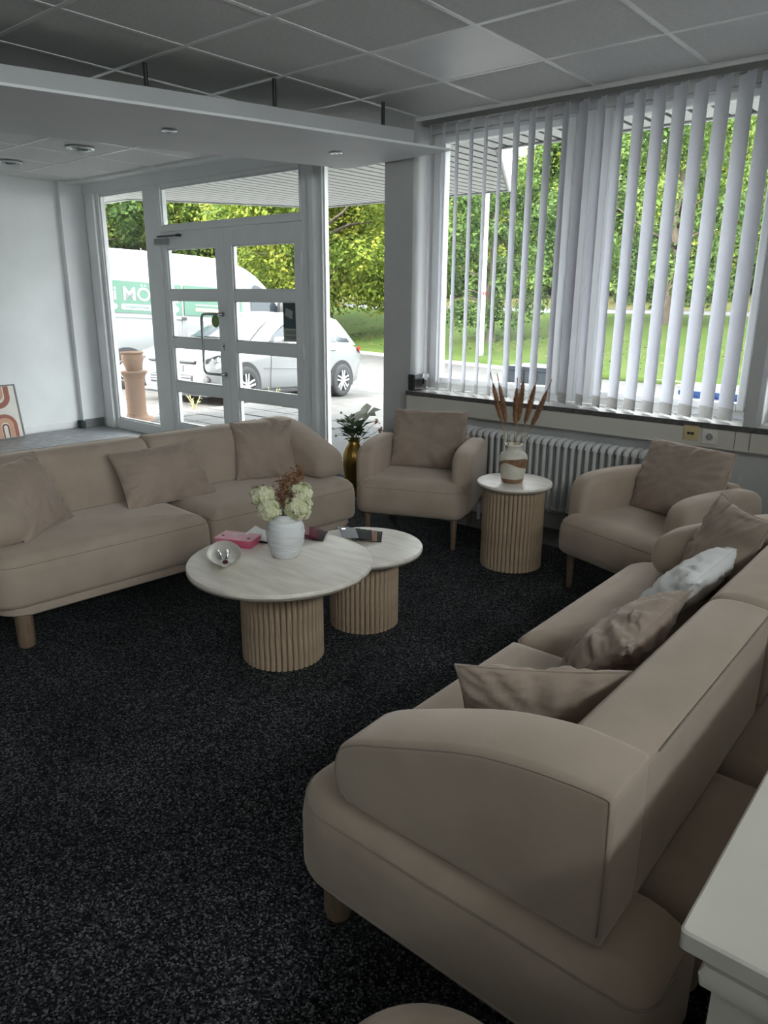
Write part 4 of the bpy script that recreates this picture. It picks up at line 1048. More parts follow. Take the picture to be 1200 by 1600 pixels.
def bank_z(t): return gz(30) + .10 + 1.22 * (3 * t * t - 2 * t ** 3) ** .9
lawn = strip('lawn', [[(x, edge_y(x) + 11.5 * t, bank_z(t) + .10 * noise.noise(Vector((x * .15, t * 3, 0)))) for x in [-75 + 3.3 * k for k in range(31)]] for t in [i / 12 for i in range(13)]], 'grass', label='green grass bank between the yard and the far road')
tag(G().tube([(x, edge_y(x), gz(30) + .03) for x in XA], .09, 4).obj('kerb', 'kerb'), kind='structure', label='pale kerb stones along the foot of the grass bank')
zr_ = bank_z(1)
strip('road', [[(x, edge_y(x) + 11.5, zr_ + .02) for x in XA], [(x, edge_y(x) + 16, zr_ + .12) for x in XA]], 'far_asphalt', label='pale country road beyond the grass bank')
strip('verge', [[(x, edge_y(x) + 16, zr_ + .12) for x in XA], [(x, edge_y(x) + 18.5, zr_ + .7) for x in XA], [(x, edge_y(x) + 24, zr_ + 1.2) for x in XA]], 'grass_dry', label='dry grassy verge below the forest beyond the road')
strip('hill', [[(x, edge_y(x) + 24, zr_ + 1.1) for x in XA], [(x, edge_y(x) + 38, zr_ + 5) for x in XA], [(x, edge_y(x) + 60, zr_ + 7) for x in XA]], 'hill_green', label='wooded hillside behind the forest edge')
# leaf litter and grass tufts on the bank
g = G(); rl = random.Random(11)
for _ in range(2600):
    x = rl.uniform(-30, 3); t = min(max(rl.gauss(.28, .10), .05), .9); y = edge_y(x) + 11.5 * t; z = bank_z(t) + .14 + .10 * noise.noise(Vector((x * .15, t * 3, 0)))
    a = rl.uniform(0, 6.28); s = rl.uniform(.025, .055); u = Vector((math.cos(a), math.sin(a), rl.uniform(-.3, .5))) * s; v = Vector((-math.sin(a), math.cos(a), rl.uniform(-.2, .5))) * s * .7; p = Vector((x, y, z))
    g.face(p - u, p - v, p + u, p + v)
tag(g.obj('leaf_litter', 'leaf_litter'), 'fallen brown leaves scattered on the grass bank', 'leaves', None, 'stuff')
# entrance paving: concrete pavers, aggregate apron, gravel bed
pav = tag(G().box(-8.35, -5.9, YO - .02, 6.95, -.30, -.045).obj('pavement', 'kerb'), kind='structure', label='pale paver path outside the double door')
pm = None
for i in range(6):
    for j in range(6):
        x, y = -8.15 + .405 * i, YO + .19 + .385 * j
        if y > 6.85: continue
        if pm is None: o = G().box(-.195, .195, -.185, .185, -.05, 0).obj('paver', 'paver', pav, bevel=.006); pm = o.data
        else: o = link('paver', pm, pav)
        o.location = (x, y, -.022 + random.uniform(-.003, .003)); o.rotation_euler = (-.012, 0, 0)
tag(G().box(-5.9, -3.0, YO - .02, 6.6, -.30, -.035).obj('apron_pavement', 'aggregate'), kind='structure', label='speckled exposed aggregate slab outside the fixed glazing')
bed = tag(G().box(-11.5, -8.40, YO - .02, 5.75, -.30, -.05).obj('gravel_bed_ground', 'earth'), kind='structure', label='earth under the gravel strip')
g = G()
for _ in range(2400):
    x, y = rl.uniform(-11.2, -8.42), rl.uniform(4.66, 5.72); r_ = rl.uniform(.014, .03); z = -.045 + r_ * .4; a = rl.uniform(0, 3)
    ca, sa = math.cos(a) * r_, math.sin(a) * r_
    b = len(g.v); g.v += [(x, y, z + r_ * .7), (x + ca, y + sa, z), (x - sa, y + ca, z), (x - ca, y - sa, z), (x + sa, y - ca, z)]
    g.f += [(b, b + 1, b + 2), (b, b + 2, b + 3), (b, b + 3, b + 4), (b, b + 4, b + 1)]
tag(g.obj('gravel', 'pebble'), 'grey gravel strip outside the side window', 'gravel', None, 'stuff')
tag(G().box(-11.5, -8.36, 5.75, 5.83, -.3, -.02).obj('kerb', 'kerb', bevel=.01), kind='structure', label='thin kerb edging the gravel strip')
def weed(x, y, h, label):
    o = empty('weed', (x, y, gz(y) - .01), 0, label, 'weed', 'weeds at the kerb outside the door'); g = G(); s = G()
    for k in range(4):
        a = rl.uniform(0, 6.28); tx, ty = .12 * math.cos(a), .08 * math.sin(a); s.tube([(0, 0, 0), (tx * .4, ty * .4, h * .5), (tx, ty, h * rl.uniform(.7, 1))], .004, 4)
        for q in range(7):
            t = rl.uniform(.3, 1); leafq(g, Vector((tx * t, ty * t, h * t * .9)), Vector((rl.gauss(0, 1), rl.gauss(0, 1), .4)), Vector((0, 0, 1)), .05, .012)
    s.obj('stems', 'straw', o, 180); g.obj('leaves', 'bud_green', o)['kind'] = 'stuff'
weed(-7.9, 6.98, .42, 'tall dry weed outside the door leaf with the pull handle')
weed(-7.75, 7.05, .34, 'shorter weed beside the tall dry one')
weed(-8.6, 6.15, .25, 'low weed near the terracotta planter')

# ------------------------------------------------------------------ roof overhang with soffit boards
ov = empty('roof_overhang', (0, YO, 2.60), 0, 'white slatted soffit of the roof overhang and entrance canopy', None, None, 'structure')
def canopy_y(x):
    """outer edge of the overhang at x"""
    if x > -3.45 or x < -8.75: return 5.50
    if x > -4.62: return 5.50 + (-3.45 - x) / 1.17 * 2.14
    if x > -7.45: return 7.64 - (-4.62 - x) / 2.83 * .10
    return 7.54 - (-7.45 - x) / 1.30 * 2.04
bw = .150; x = -11.0; k = 0
while x < 3.2:
    ya, yb_ = canopy_y(x + .006), canopy_y(x + bw - .012)
    wide = 1
    g = G(); a0, a1 = x + .019, x + bw - .019
    low = [(a0, 0, 0), (a1, 0, 0), (a1, yb_ - YO, 0), (a0, ya - YO, 0)]
    g.rings([low, [(p[0], p[1], .004) for p in low]]); g.obj('board', 'soffit', ov)
    x += bw
outline = [(-11.0, YO)] + [(-11.0, 5.5), (-8.75, 5.5), (-7.45, 7.54), (-4.62, 7.64), (-3.45, 5.5), (3.2, 5.5), (3.2, YO)]
g = G(); g.rings([[(x, y - YO, .0035) for x, y in outline], [(x, y - YO, .05) for x, y in outline]]); g.obj('backing', 'soffit_void', ov)
for (a, b) in zip(outline[1:-2], outline[2:-1]):
    d = Vector((b[0] - a[0], b[1] - a[1], 0)).normalized(); nn = Vector((-d.y, d.x, 0)) * .02
    g = G(); q = [(a[0], a[1]), (b[0], b[1]), (b[0] + nn.x, b[1] + nn.y), (a[0] + nn.x, a[1] + nn.y)]
    g.rings([[(x, y - YO, -.015) for x, y in q], [(x, y - YO, .36) for x, y in q]]); g.obj('fascia', 'fascia_white', ov)
    g = G(); q = [(a[0], a[1]), (b[0], b[1]), (b[0] - nn.x, b[1] - nn.y), (a[0] - nn.x, a[1] - nn.y)]
    g.rings([[(x, y - YO, -.012) for x, y in q], [(x, y - YO, .0) for x, y in q]]); g.obj('edge_trim', 'rail_metal', ov)
g = G(); g.rings([[(x, y - YO, .36) for x, y in outline], [(x, y - YO, .40) for x, y in outline]]); g.obj('roof_deck', 'soffit', ov)

# ------------------------------------------------------------------ terracotta planter on a pedestal
tp_ = empty('planter', (-8.10, 4.95, -.03), 0, 'terracotta pot on a terracotta column outside the side window', 'planter')
G().lathe([(.24, 0), (.245, .012), (.215, .05), (.165, .07), (.142, .10), (.136, .14), (.136, .56), (.148, .58), (.150, .60), (.138, .605), (.150, .64), (.175, .68), (.19, .70), (.186, .715), (.15, .72)], 48).obj('pedestal', 'terracotta', tp_, 40)
G().lathe([(.095, .72), (.10, .73), (.125, .80), (.146, .86), (.152, .905), (.143, .935), (.140, .945), (.160, .965), (.166, .978), (.156, .982), (.135, .96), (.13, .93), (.10, .80)], 48).obj('pot', 'terracotta', tp_, 40)
tp_.scale = (.85, .85, .85)
# dark storage box and blue bin seen through the blinds
bx_ = empty('storage_box', (-2.93, 5.45, gz(5.45)), 0, 'dark blue-grey box outside behind the blinds and the pampas', 'box')
G().box(-.20, .20, -.15, .15, .0, .965).obj('body', 'bin_grey', bx_, bevel=.01); G().box(-.21, .21, -.16, .16, .965, 1.0).obj('lid', 'bin_grey', bx_, bevel=.006)
bb = empty('storage_box', (-1.53, 5.42, gz(5.42)), 0, 'bright blue box outside behind the blinds above the sockets', 'box')
G().box(-.20, .20, -.15, .15, .0, .885).obj('body', 'bin_blue', bb, bevel=.01); G().box(-.21, .21, -.16, .16, .885, .92).obj('lid', 'bin_blue', bb, bevel=.006)
fp = empty('flagpole', (-12.80, 20.0, bank_z(.1) - .1), 0, 'tall white flagpole at the foot of the grass bank', 'pole')
G().cyl((0, 0, 0), (0, 0, 7.5), .075, .05, 16).obj('mast', 'pole_white', fp, 60)
G().cyl((0, 0, 1.95), (0, 0, 2.05), .078, .078, 16).obj('red_band', 'tail_red', fp, 60)
rp_ = empty('road_post', (-21.98, 31.4, zr_ + .0), 0, 'small white roadside marker post by the far road', 'post')
G().box(-.06, .06, -.05, .05, 0, .95).obj('body', 'pole_white', rp_, bevel=.01); G().box(-.062, .062, -.052, .052, .72, .82).obj('band', 'black_plastic', rp_)

# ------------------------------------------------------------------ wheels
def wheel(parent, x, y, r, w, side, style):
    e = empty('wheel', (x, y, r)); e.parent = parent
    ty = G(); pf = [(r * .64, -w / 2), (r * .80, -w / 2 - .004), (r * .93, -w / 2 + .006), (r * .985, -w / 2 + .03), (r, -w / 4), (r, w / 4), (r * .985, w / 2 - .03), (r * .93, w / 2 - .006), (r * .80, w / 2 + .004), (r * .64, w / 2)]
    ty.lathe(pf, 40, cap0=False, cap1=False); ty.xform(Matrix.Rotation(R(90), 4, 'X')); ty.obj('tyre', 'tyre', e, 60)
    o = side * (w / 2 - .012)
    g = G(); g.lathe([(r * .66, -w / 2 + .01), (r * .62, -w / 2 + .03), (r * .62, w / 2 - .03), (r * .66, w / 2 - .01)], 40, cap0=False, cap1=False); g.xform(Matrix.Rotation(R(90), 4, 'X')); g.obj('rim', 'steel', e, 60)
    G().cyl((0, o - side * .05, 0), (0, o - side * .06, 0), r * .62, r * .62, 32).obj('backing', 'car_dark', e)
    if style == 'alloy':
        for k in range(5):
            for s in (-1, 1):
                g = G(); wd = r * .045; off = s * r * .10
                g.box(off * .6 - wd, off * .6 + wd, -.012, .012, r * .10, r * .63)
                g.xform(Matrix.Translation((0, o, 0)) @ Matrix.Rotation(2 * math.pi * k / 5, 4, 'Y') @ Matrix.Rotation(s * .10, 4, 'Y')); g.obj('spoke', 'chrome_paint', e, bevel=.004)
        G().cyl((0, o - .016, 0), (0, o + .016, 0), r * .14, r * .14, 20).obj('hub_cap', 'chrome_paint', e, 40)
    else:
        G().cyl((0, o - .02, 0), (0, o + side * .012, 0), r * .50, r * .38, 32).obj('steel_disc', 'chrome_paint', e, 40)
        for k in range(12):
            t = 2 * math.pi * k / 12; c = (r * .53 * math.cos(t), r * .53 * math.sin(t)); G().cyl((c[0], o - side * .02, c[1]), (c[0], o + side * .002, c[1]), .022, .022, 10).obj('vent_hole', 'car_dark', e)
        G().cyl((0, o, 0), (0, o + side * .03, 0), r * .2, r * .16, 20).obj('hub_cap', 'steel', e, 40)
        g = G(); g.lathe([(r * .58, -.004), (r * .655, -.004), (r * .655, .004), (r * .58, .004)], 40, cap0=False, cap1=False); g.xform(Matrix.Translation((0, o, 0)) @ Matrix.Rotation(R(90), 4, 'X')); g.obj('rim_ring', 'chrome_paint', e, 60)
    return e
mat('chrome_paint', lin(.62, .63, .64), scale=9, rough=0.25, metal=0.4)
def vehicle(name, x, y, z, h, label, cat):
    """h = heading (unit 2-D vector); local x forward, y left, z up, tilted with the sloping yard"""
    o = empty(name, (0, 0, 0), 0, label, cat)
    up = Vector((0, SL, 1)).normalized(); f_ = Vector((h[0], h[1], 0)); f_ = (f_ - up * f_.dot(up)).normalized(); l_ = up.cross(f_)
    m = Matrix(((f_.x, l_.x, up.x, x), (f_.y, l_.y, up.y, y), (f_.z, l_.z, up.z, z), (0, 0, 0, 1))); o.matrix_basis = m
    return o
def arch_cut(cx, r, zb, n=10):
    return [(cx + r * math.cos(math.pi * k / n), max(zb, .30 + r * math.sin(math.pi * k / n))) for k in range(n + 1)]

# ------------------------------------------------------------------ white hatchback
cr = vehicle('car', -10.07, 8.60, gz(8.60), (.139, -.990), 'white hatchback car parked facing the entrance door', 'car')
def car_sections():
    """lofted body: for each station x a half outline (y, z) from sill to the middle of the top"""
    st_ = []
    # x, half width at sill, half width at belt, belt z, bottom z, top z on the centre line
    T = [(-2.02, .55, .62, .72, .40, .86), (-1.99, .70, .76, .80, .30, .93), (-1.90, .78, .82, .86, .25, .96), (-1.60, .82, .855, .92, .22, .985), (-1.0, .84, .865, .945, .20, 1.0),
         (0, .84, .865, .935, .20, 1.0), (.85, .84, .862, .925, .20, .99), (1.05, .84, .86, .90, .20, .975), (1.45, .83, .85, .855, .20, .93), (1.75, .80, .82, .79, .20, .86), (1.92, .72, .76, .70, .20, .76), (2.0, .60, .66, .60, .22, .66), (2.03, .42, .5, .52, .26, .56)]
    for (x, ws, wb2, zbelt, zb, zt) in T:
        half = [(ws - .05, zb), (ws, zb + .05), (ws + .012, zb + (zbelt - zb) * .35), (wb2 + .012, zb + (zbelt - zb) * .62), (wb2, zbelt - .03), (wb2 - .045, zbelt + .012), (wb2 * .6, zt - (zt - zbelt) * .25), (wb2 * .25, zt - .004), (0, zt)]
        ring = [(x, y, z) for y, z in half] + [(x, -y, z) for y, z in half[::-1][1:]]
        st_.append(ring)
    return st_
g = G(); g.rings(car_sections()); body = g.obj('body', 'car_white', cr, 50)
# wheel arches: dark housings let into the flanks with a painted lip
for xx_ in (-1.25, 1.33):
    for s in (-1, 1):
        g = G(); pts = [(xx_ + .365 * math.cos(R(a)), .30 + .365 * math.sin(R(a))) for a in range(-25, 206, 11)]
        pts = [p for p in pts if p[1] > .17]
        y_ = s * .872
        g.rings([[(p[0], y_ - s * .02, p[1]) for p in pts], [(p[0], y_ + s * .004, p[1]) for p in pts]]); g.obj('arch_liner', 'car_dark', cr)
    for s in (-1, 1): wheel(cr, xx_, s * .80, .297, .20, s, 'alloy').location.y = s * .815
# greenhouse
def gh_ring(pts, z_in): return pts
low = [(-1.93, .70, .93), (-1.80, .775, .93), (-1.0, .79, .945), (0, .79, .94), (.70, .78, .93), (1.02, .70, .955), (1.10, .35, .985), (1.11, 0, .99)]
top = [(-1.52, .50, 1.36), (-1.45, .565, 1.375), (-1.0, .585, 1.405), (-.3, .59, 1.41), (.02, .57, 1.39), (.20, .48, 1.375), (.25, .25, 1.39), (.255, 0, 1.395)]
mid = [tuple(.45 * a + .55 * b + (0 if i != 1 else .02) for i, (a, b) in enumerate(zip(p, q))) for p, q in zip(low, top)]
rg = lambda L_: [(x, y, z) for x, y, z in L_] + [(x, -y, z) for x, y, z in L_[::-1][1:]]
g = G(); g.rings([rg(low), rg(mid), rg(top)], False, False); g.obj('greenhouse', 'car_white', cr, 35)
rf_in = [(x * .97 - .01, y * .86, z + .028) for x, y, z in top]; rf_c = [(x * .8 - .1, y * .45, z + .05) for x, y, z in top]
g = G(); g.rings([rg(top), rg(rf_in), rg(rf_c)], False, True); g.obj('roof', 'car_white', cr, 60)
def lerp3(a, b, t): return tuple(x + (y - x) * t for x, y in zip(a, b))
def side_pt(x, t, s, out=.008):
    """a point on the greenhouse flank: x along the car at fraction t of its height"""
    def at(L_, x):
        for i in range(len(L_) - 1):
            a, b = L_[i], L_[i + 1]
            if a[0] <= x <= b[0]: return lerp3(a, b, (x - a[0]) / max(b[0] - a[0], 1e-6))
        return L_[0] if x < L_[0][0] else L_[4]
    lo_, hi_ = at(low[:6], x), at(top[:6], x)
    m_ = lerp3(lo_, hi_, t); bul = .02 * 4 * t * (1 - t)
    return (x, s * (m_[1] + bul + out), m_[2])
for s in (-1, 1):
    for pts in ([(-1.62, .10), (-1.46, .62), (-1.30, .80), (-1.22, .84), (-1.22, .10)], [(-1.18, .08), (-1.18, .85), (-.62, .90), (-.42, .90), (-.42, .08)], [(-.36, .08), (-.36, .90), (-.05, .86), (.25, .62), (.55, .30), (.66, .10)]):
        g = G(); o_ = [side_pt(x, t, s) for x, t in pts]; g.rings([o_, [(a, b - s * .02, c) for a, b, c in o_]]); g.obj('side_window', 'car_glass', cr)
    # mirror, handles, door gaps, rocker
    rb_ = G(); rbox(rb_, -.10, .06, -.10, .10, [(.03, -.06), (0, -.03), (0, .04), (.03, .06)], .04, 4); rb_.xform(Matrix.Translation((.62, s * .97, .99))); rb_.obj('mirror', 'car_white', cr, 50)
    for hx_ in (-.95, -.12): G().tube([(hx_ - .09, s * .872, .845), (hx_ - .06, s * .892, .85), (hx_ + .06, s * .892, .85), (hx_ + .09, s * .872, .845)], .011, 6).obj('door_handle', 'car_white', cr, 60)
    for gx in (-.39, .72): G().tube([(gx, s * .867, .93), (gx + .01, s * .878, .66), (gx + .01, s * .868, .40), (gx - .02, s * .845, .24)], .004, 4).obj('door_gap', 'car_dark', cr)
    G().tube([(-.85, s * .874, .52), (.0, s * .882, .55), (.9, s * .874, .56)], .006, 4).obj('crease', 'car_white', cr, 180)
    G().box(-.95, 1.0, s * .79 - .05, s * .79 + .05, .15, .21).obj('rocker', 'car_dark', cr, bevel=.01)
    # lamps
    g = G(); q = [(1.58, s * .80, .80), (1.83, s * .77, .755), (1.965, s * .64, .685), (1.97, s * .62, .62), (1.83, s * .77, .645), (1.60, s * .81, .715)]
    g.rings([q, [(x + .035, y * 1.065, z + .008) for x, y, z in q]]); hl = g.obj('headlight', 'lamp_clear', cr, bevel=.008)
    for hx_, hy_ in ((1.86, .70), (1.78, .765)): G().cyl((hx_, s * hy_, .69), (hx_ + .065, s * (hy_ + .03), .69), .035, .038, 16).obj('lens', 'chrome', hl, 40)
    G().cyl((1.86, s * .66, .40), (1.985, s * .685, .40), .055, .055, 20).obj('fog_light', 'car_dark', cr, 40)
    G().cyl((1.985, s * .685, .40), (1.992, s * .687, .40), .035, .035, 16).obj('fog_lens', 'lamp_clear', cr, 40)
    g = G(); q = [(-1.72, s * .862, .90), (-1.94, s * .80, .90), (-2.02, s * .66, .85), (-2.025, s * .64, .76), (-1.95, s * .80, .77), (-1.80, s * .855, .82)]
    g.rings([q, [(x - .012, y * 1.015, z) for x, y, z in q]]); g.obj('tail_light', 'tail_red', cr, bevel=.006)
g = G(); q0 = [(low[k][0] + .01, low[k][1] * .97, low[k][2] + .02) for k in (5, 6, 7)]; q1 = [(top[k][0] + .03, top[k][1] * .95, top[k][2] - .01) for k in (5, 6, 7)]
q0 = q0 + [(x, -y, z) for x, y, z in q0[::-1][1:]]; q1 = q1 + [(x, -y, z) for x, y, z in q1[::-1][1:]]
qm = [tuple(.5 * a + .5 * b + (.035 if i == 0 else .012 if i == 2 else 0) for i, (a, b) in enumerate(zip(p, q))) for p, q in zip(q0, q1)]
g.rings([q0, qm, q1], False, False, closed=False); g.obj('windscreen', 'car_glass', cr, 60)
g = G(); g.rings([[(-1.945, .62, .95), (-1.945, -.62, .95)], [(-1.60, -.47, 1.35), (-1.60, .47, 1.35)][::-1]], False, False, closed=False); g.obj('rear_window', 'car_glass', cr)
for (z0, z1, w_, nm) in ((.615, .665, .50, 'grille'), (.30, .455, .46, 'lower_intake')):
    G().box(1.90, 2.045, -w_, w_, z0, z1).obj(nm, 'car_dark', cr, bevel=.02)
for z in (.335, .375, .415): G().box(2.04, 2.05, -.43, .43, z, z + .012).obj('intake_bar', 'grey_plastic', cr)
G().box(2.035, 2.055, -.26, .26, .485, .595).obj('number_plate', 'plate_white', cr, bevel=.004)
G().box(1.75, 2.02, -.62, .62, .17, .22).obj('front_lip', 'car_white', cr, bevel=.015)
G().box(1.50, 1.98, -.70, .70, .14, .2).obj('undertray', 'car_dark', cr)
G().cyl((2.0, 0, .70), (2.035, 0, .705), .045, .042, 20).obj('badge', 'car_dark', cr, 40)

# ------------------------------------------------------------------ white delivery van with green lettering band
vh = (.19, .982)
vn = vehicle('van', -13.04, 7.44, gz(7.44), vh, 'white delivery van with a green lettered side band parked behind the car', 'van')
VP = [(-1.10, .42), (-1.12, .60), (-1.10, 1.4), (-1.06, 2.20), (-1.02, 2.33), (-.90, 2.385), (.6, 2.42), (1.7, 2.415), (2.15, 2.37), (2.55, 2.22), (2.90, 1.93), (3.22, 1.55), (3.36, 1.36), (3.75, 1.22), (4.02, 1.08), (4.12, .90), (4.15, .55), (4.08, .36), (3.6, .33), (0, .33), (-.8, .34)]
def van_w(z):     # half width by height
    return .99 if z < 1.2 else .99 - .10 * ((z - 1.2) / 1.2) ** 1.6
g = G(); N_ = len(VP)
vpd = chaikin(VP, 1)
rs = []
off_ = [(.10, 1.0), (.05, .985), (.015, .955), (0, .9), (0, 0), (0, -.9), (.015, -.955), (.05, -.985), (.10, -1.0)]
area = sum(vpd[i - 1][0] * vpd[i][1] - vpd[i][0] * vpd[i - 1][1] for i in range(len(vpd)))
if area < 0: vpd = vpd[::-1]
for (o_, k) in off_: rs.append([(x, k * van_w(z), z) for x, z in offset2(vpd, o_)])
g.rings(rs); g.obj('body', 'van_white', vn, 50)
SD = -1   # the side towards the showroom is the van's right side
def vy(z, out=.004): return SD * (van_w(z) + out)
def panel(name, pts, mname, out=.006, parent=vn, th=.01):
    g = G(); o_ = [(x, vy(z, out), z) for x, z in pts]; g.rings([o_, [(a, b - SD * th, c) for a, b, c in o_]]); return g.obj(name, mname, parent)
for xx_ in (0.0, 3.18):
    for s in (-1, 1):
        pts = [(xx_ + .40 * math.cos(R(a)), .34 + .40 * math.sin(R(a))) for a in range(-20, 201, 11)]
        pts = [p for p in pts if p[1] > .30]
        g = G(); g.rings([[(p[0], s * .96, p[1]) for p in pts], [(p[0], s * 1.0, p[1]) for p in pts]]); g.obj('arch_liner', 'car_dark', vn)
        wheel(vn, xx_, s * .90, .34, .22, s, 'steel')
# dark lower cladding, swage lines, door gaps and sliding rail
G().box(.45, 2.75, SD * 1.003 - .012, SD * 1.003 + .012, .34, .62).obj('side_cladding', 'car_dark', vn, bevel=.008)
G().box(-1.08, -.42, SD * 1.003 - .012, SD * 1.003 + .012, .36, .62).obj('side_cladding', 'car_dark', vn, bevel=.008)
for z in (1.98, 2.17): G().tube([(x, vy(z, .001), z + .01 * math.sin(x)) for x in (-1.0, 0, 1, 2.05)], .006, 4).obj('swage_line', 'grey_plastic', vn)
G().tube([(1.07, vy(z, .001), z) for z in (.40, .8, 1.2, 1.6, 2.0, 2.3)], .007, 4).obj('door_gap', 'grey_plastic', vn)
G().tube([(2.36, vy(z, .001), z) for z in (.40, .8, 1.2, 1.6, 2.0)], .007, 4).obj('door_gap', 'grey_plastic', vn)
G().tube([(3.28, vy(z, .001), z) for z in (.75, 1.0, 1.25)], .006, 4).obj('door_gap', 'grey_plastic', vn)
rl_ = G().box(-.30, 1.10, vy(1.28, .0) - .012, vy(1.28, .0) + .012, 1.255, 1.29).obj('slide_rail', 'grey_plastic', vn, bevel=.005)
G().box(-.34, -.28, vy(1.28, .006) - .014, vy(1.28, .006) + .014, 1.24, 1.31).obj('rail_stop', 'car_dark', vn); G().box(1.03, 1.13, vy(1.28, .006) - .014, vy(1.28, .006) + .014, 1.25, 1.30).obj('rail_stop', 'car_dark', vn)
# cab glass
panel('side_window', chaikin([(2.50, 1.34), (2.48, 1.60), (2.50, 1.93), (2.60, 1.99), (2.82, 1.88), (3.08, 1.60), (3.12, 1.50), (3.05, 1.32), (2.75, 1.30)], 2), 'car_glass', .006)
g = G(); g.rings([[(3.26, .80, 1.52), (3.34, .0, 1.53), (3.26, -.80, 1.52)], [(2.96, .79, 1.92), (3.03, 0, 1.93), (2.96, -.79, 1.92)], [(2.64, .74, 2.19), (2.70, 0, 2.20), (2.64, -.74, 2.19)]], False, False, closed=False); g.obj('windscreen', 'car_glass', vn, 60)
mg = G(); rbox(mg, -.08, .08, -.09, .09, [(.03, -.17), (0, -.12), (0, .12), (.03, .17)], .04, 4); mg.xform(Matrix.Translation((3.10, SD * 1.13, 1.52))); mg.obj('mirror', 'car_dark', vn, 50)
G().tube([(2.48, vy(1.18, .0), 1.18), (2.50, vy(1.18, .02), 1.18), (2.62, vy(1.18, .02), 1.18), (2.64, vy(1.18, .0), 1.18)], .012, 6).obj('door_handle', 'car_dark', vn, 60)
g = G(); q = [(3.70, SD * .97, 1.10), (3.98, SD * .80, 1.02), (4.06, SD * .66, .90), (3.98, SD * .82, .80), (3.74, SD * .985, .86)]; g.rings([q, [(x + .02, y * 1.015, z + .01) for x, y, z in q]]); g.obj('headlight', 'lamp_clear', vn)
# green band in two fields with pale lettering
b1 = panel('green_band', [(-1.0, 1.335), (1.05, 1.335), (1.05, 1.87), (-1.0, 1.87)], 'van_green', .005)
b2 = panel('green_band', [(1.10, 1.335), (2.30, 1.335), (2.28, 1.87), (1.10, 1.87)], 'van_green', .005)
def side_text(body_, size, x, z, mname, parent, bold=0.0):
    yy_ = vy(z + size * .3, .013)
    # lettering reads along +x on the side facing -y
    m = Matrix(((1, 0, 0, x), (0, 0, -1, yy_), (0, 1, 0, z), (0, 0, 0, 1)))
    tl = math.atan2(van_w(z) - van_w(z + size), size)
    m = m @ Matrix.Rotation(-tl, 4, 'X')
    return text(body_, size, mname, parent, m, bold=bold, ext=.002)
side_text('Ki MÖBEL', .325, -.42, 1.55, 'van_white', b1, .003)
def pill(x0, x1, z0, z1, parent, mname='van_white'):
    r_ = (z1 - z0) / 2; pts = [(x1 - r_ + r_ * math.cos(R(a)), z0 + r_ + r_ * math.sin(R(a))) for a in range(-90, 91, 20)] + [(x0 + r_ + r_ * math.cos(R(a)), z0 + r_ + r_ * math.sin(R(a))) for a in range(90, 271, 20)]
    return panel('pill', pts, mname, .009, parent, .004)
for x0, x1, tx in ((-.70, -.14, 'Bett Set'), (-.08, .60, 'Schlafzimmer'), (.64, .99, 'Möbel')):
    pill(x0, x1, 1.385, 1.485, b1); side_text(tx, .085, x0 + .07, 1.412, 'van_green', b1)
for z, w_, mm in ((1.755, .42, 'van_white'), (1.69, .50, 'van_orange'), (1.52, .62, 'van_white'), (1.42, .62, 'van_orange')):
    panel('print_strip', [(1.32, z), (1.32 + w_, z), (1.32 + w_, z + (.055 if mm == 'van_orange' else .022)), (1.32, z + (.055 if mm == 'van_orange' else .022))], mm, .009, b2, .004)

# ------------------------------------------------------------------ trees
def crown_mesh(name, seed, rx, rz, z0, clumps, leaves, ls, droop=0.0, shape=1.0):
    rr = random.Random(seed); g = G(); v = g.v; f_ = g.f
    cl = []
    for _ in range(clumps):
        while True:
            p = Vector((rr.uniform(-1, 1), rr.uniform(-1, 1), rr.uniform(-1, 1)))
            if .25 < p.length < 1: break
        if rr.random() < .75: p = p.normalized() * rr.uniform(.72, 1.0)
        h = (p.z + 1) / 2; tw = 1.0 if h < .55 else 1 - (h - .55) * .55 * shape
        cl.append((Vector((p.x * rx * tw, p.y * rx * tw, z0 + rz * (p.z + 1))), rr.uniform(.55, 1.15) * rx * .30))
    for (c, r_) in cl:
        for _ in range(leaves // clumps):
            d = Vector((rr.gauss(0, 1), rr.gauss(0, 1), rr.gauss(0, .8))); d.normalize()
            p = c + d * r_ * rr.uniform(.35, 1.05)
            n_ = (d + Vector((rr.uniform(-.9, .9), rr.uniform(-.9, .9), rr.uniform(-.2, 1.2)))).normalized()
            a = n_.orthogonal().normalized(); a = Matrix.Rotation(rr.uniform(0, 6.28), 3, n_) @ a; b = n_.cross(a)
            s = ls * rr.uniform(.6, 1.3); w = s * .55
            k = len(v); v += [tuple(p - a * s), tuple(p - b * w + n_ * s * .15), tuple(p + a * s), tuple(p + b * w + n_ * s * .15)]
            f_ += [(k, k + 1, k + 2), (k, k + 2, k + 3)]
    return g
def trunk_geo(seed, h, r_, branches, reach):
    rr = random.Random(seed); g = G()
    pts = [(rr.uniform(-.15, .15) * (k > 0), rr.uniform(-.15, .15) * (k > 0), h * k / 6 - .6 * (k == 0)) for k in range(7)]
    g.tube(pts, [r_ * (1.25 - .95 * k / 6) for k in range(7)], 9)
    for _ in range(branches):
        k = rr.uniform(.25, .95); a = rr.uniform(0, 6.28); p = Vector((0, 0, h * k)); L_ = reach * rr.uniform(.5, 1.0)
        q = p + Vector((math.cos(a) * L_ * .5, math.sin(a) * L_ * .5, L_ * .22)); e_ = p + Vector((math.cos(a) * L_, math.sin(a) * L_, L_ * rr.uniform(.2, .6)))
        g.tube([tuple(p), tuple(q), tuple(e_)], [r_ * .35, r_ * .22, r_ * .08], 5)
    return g
protos = []
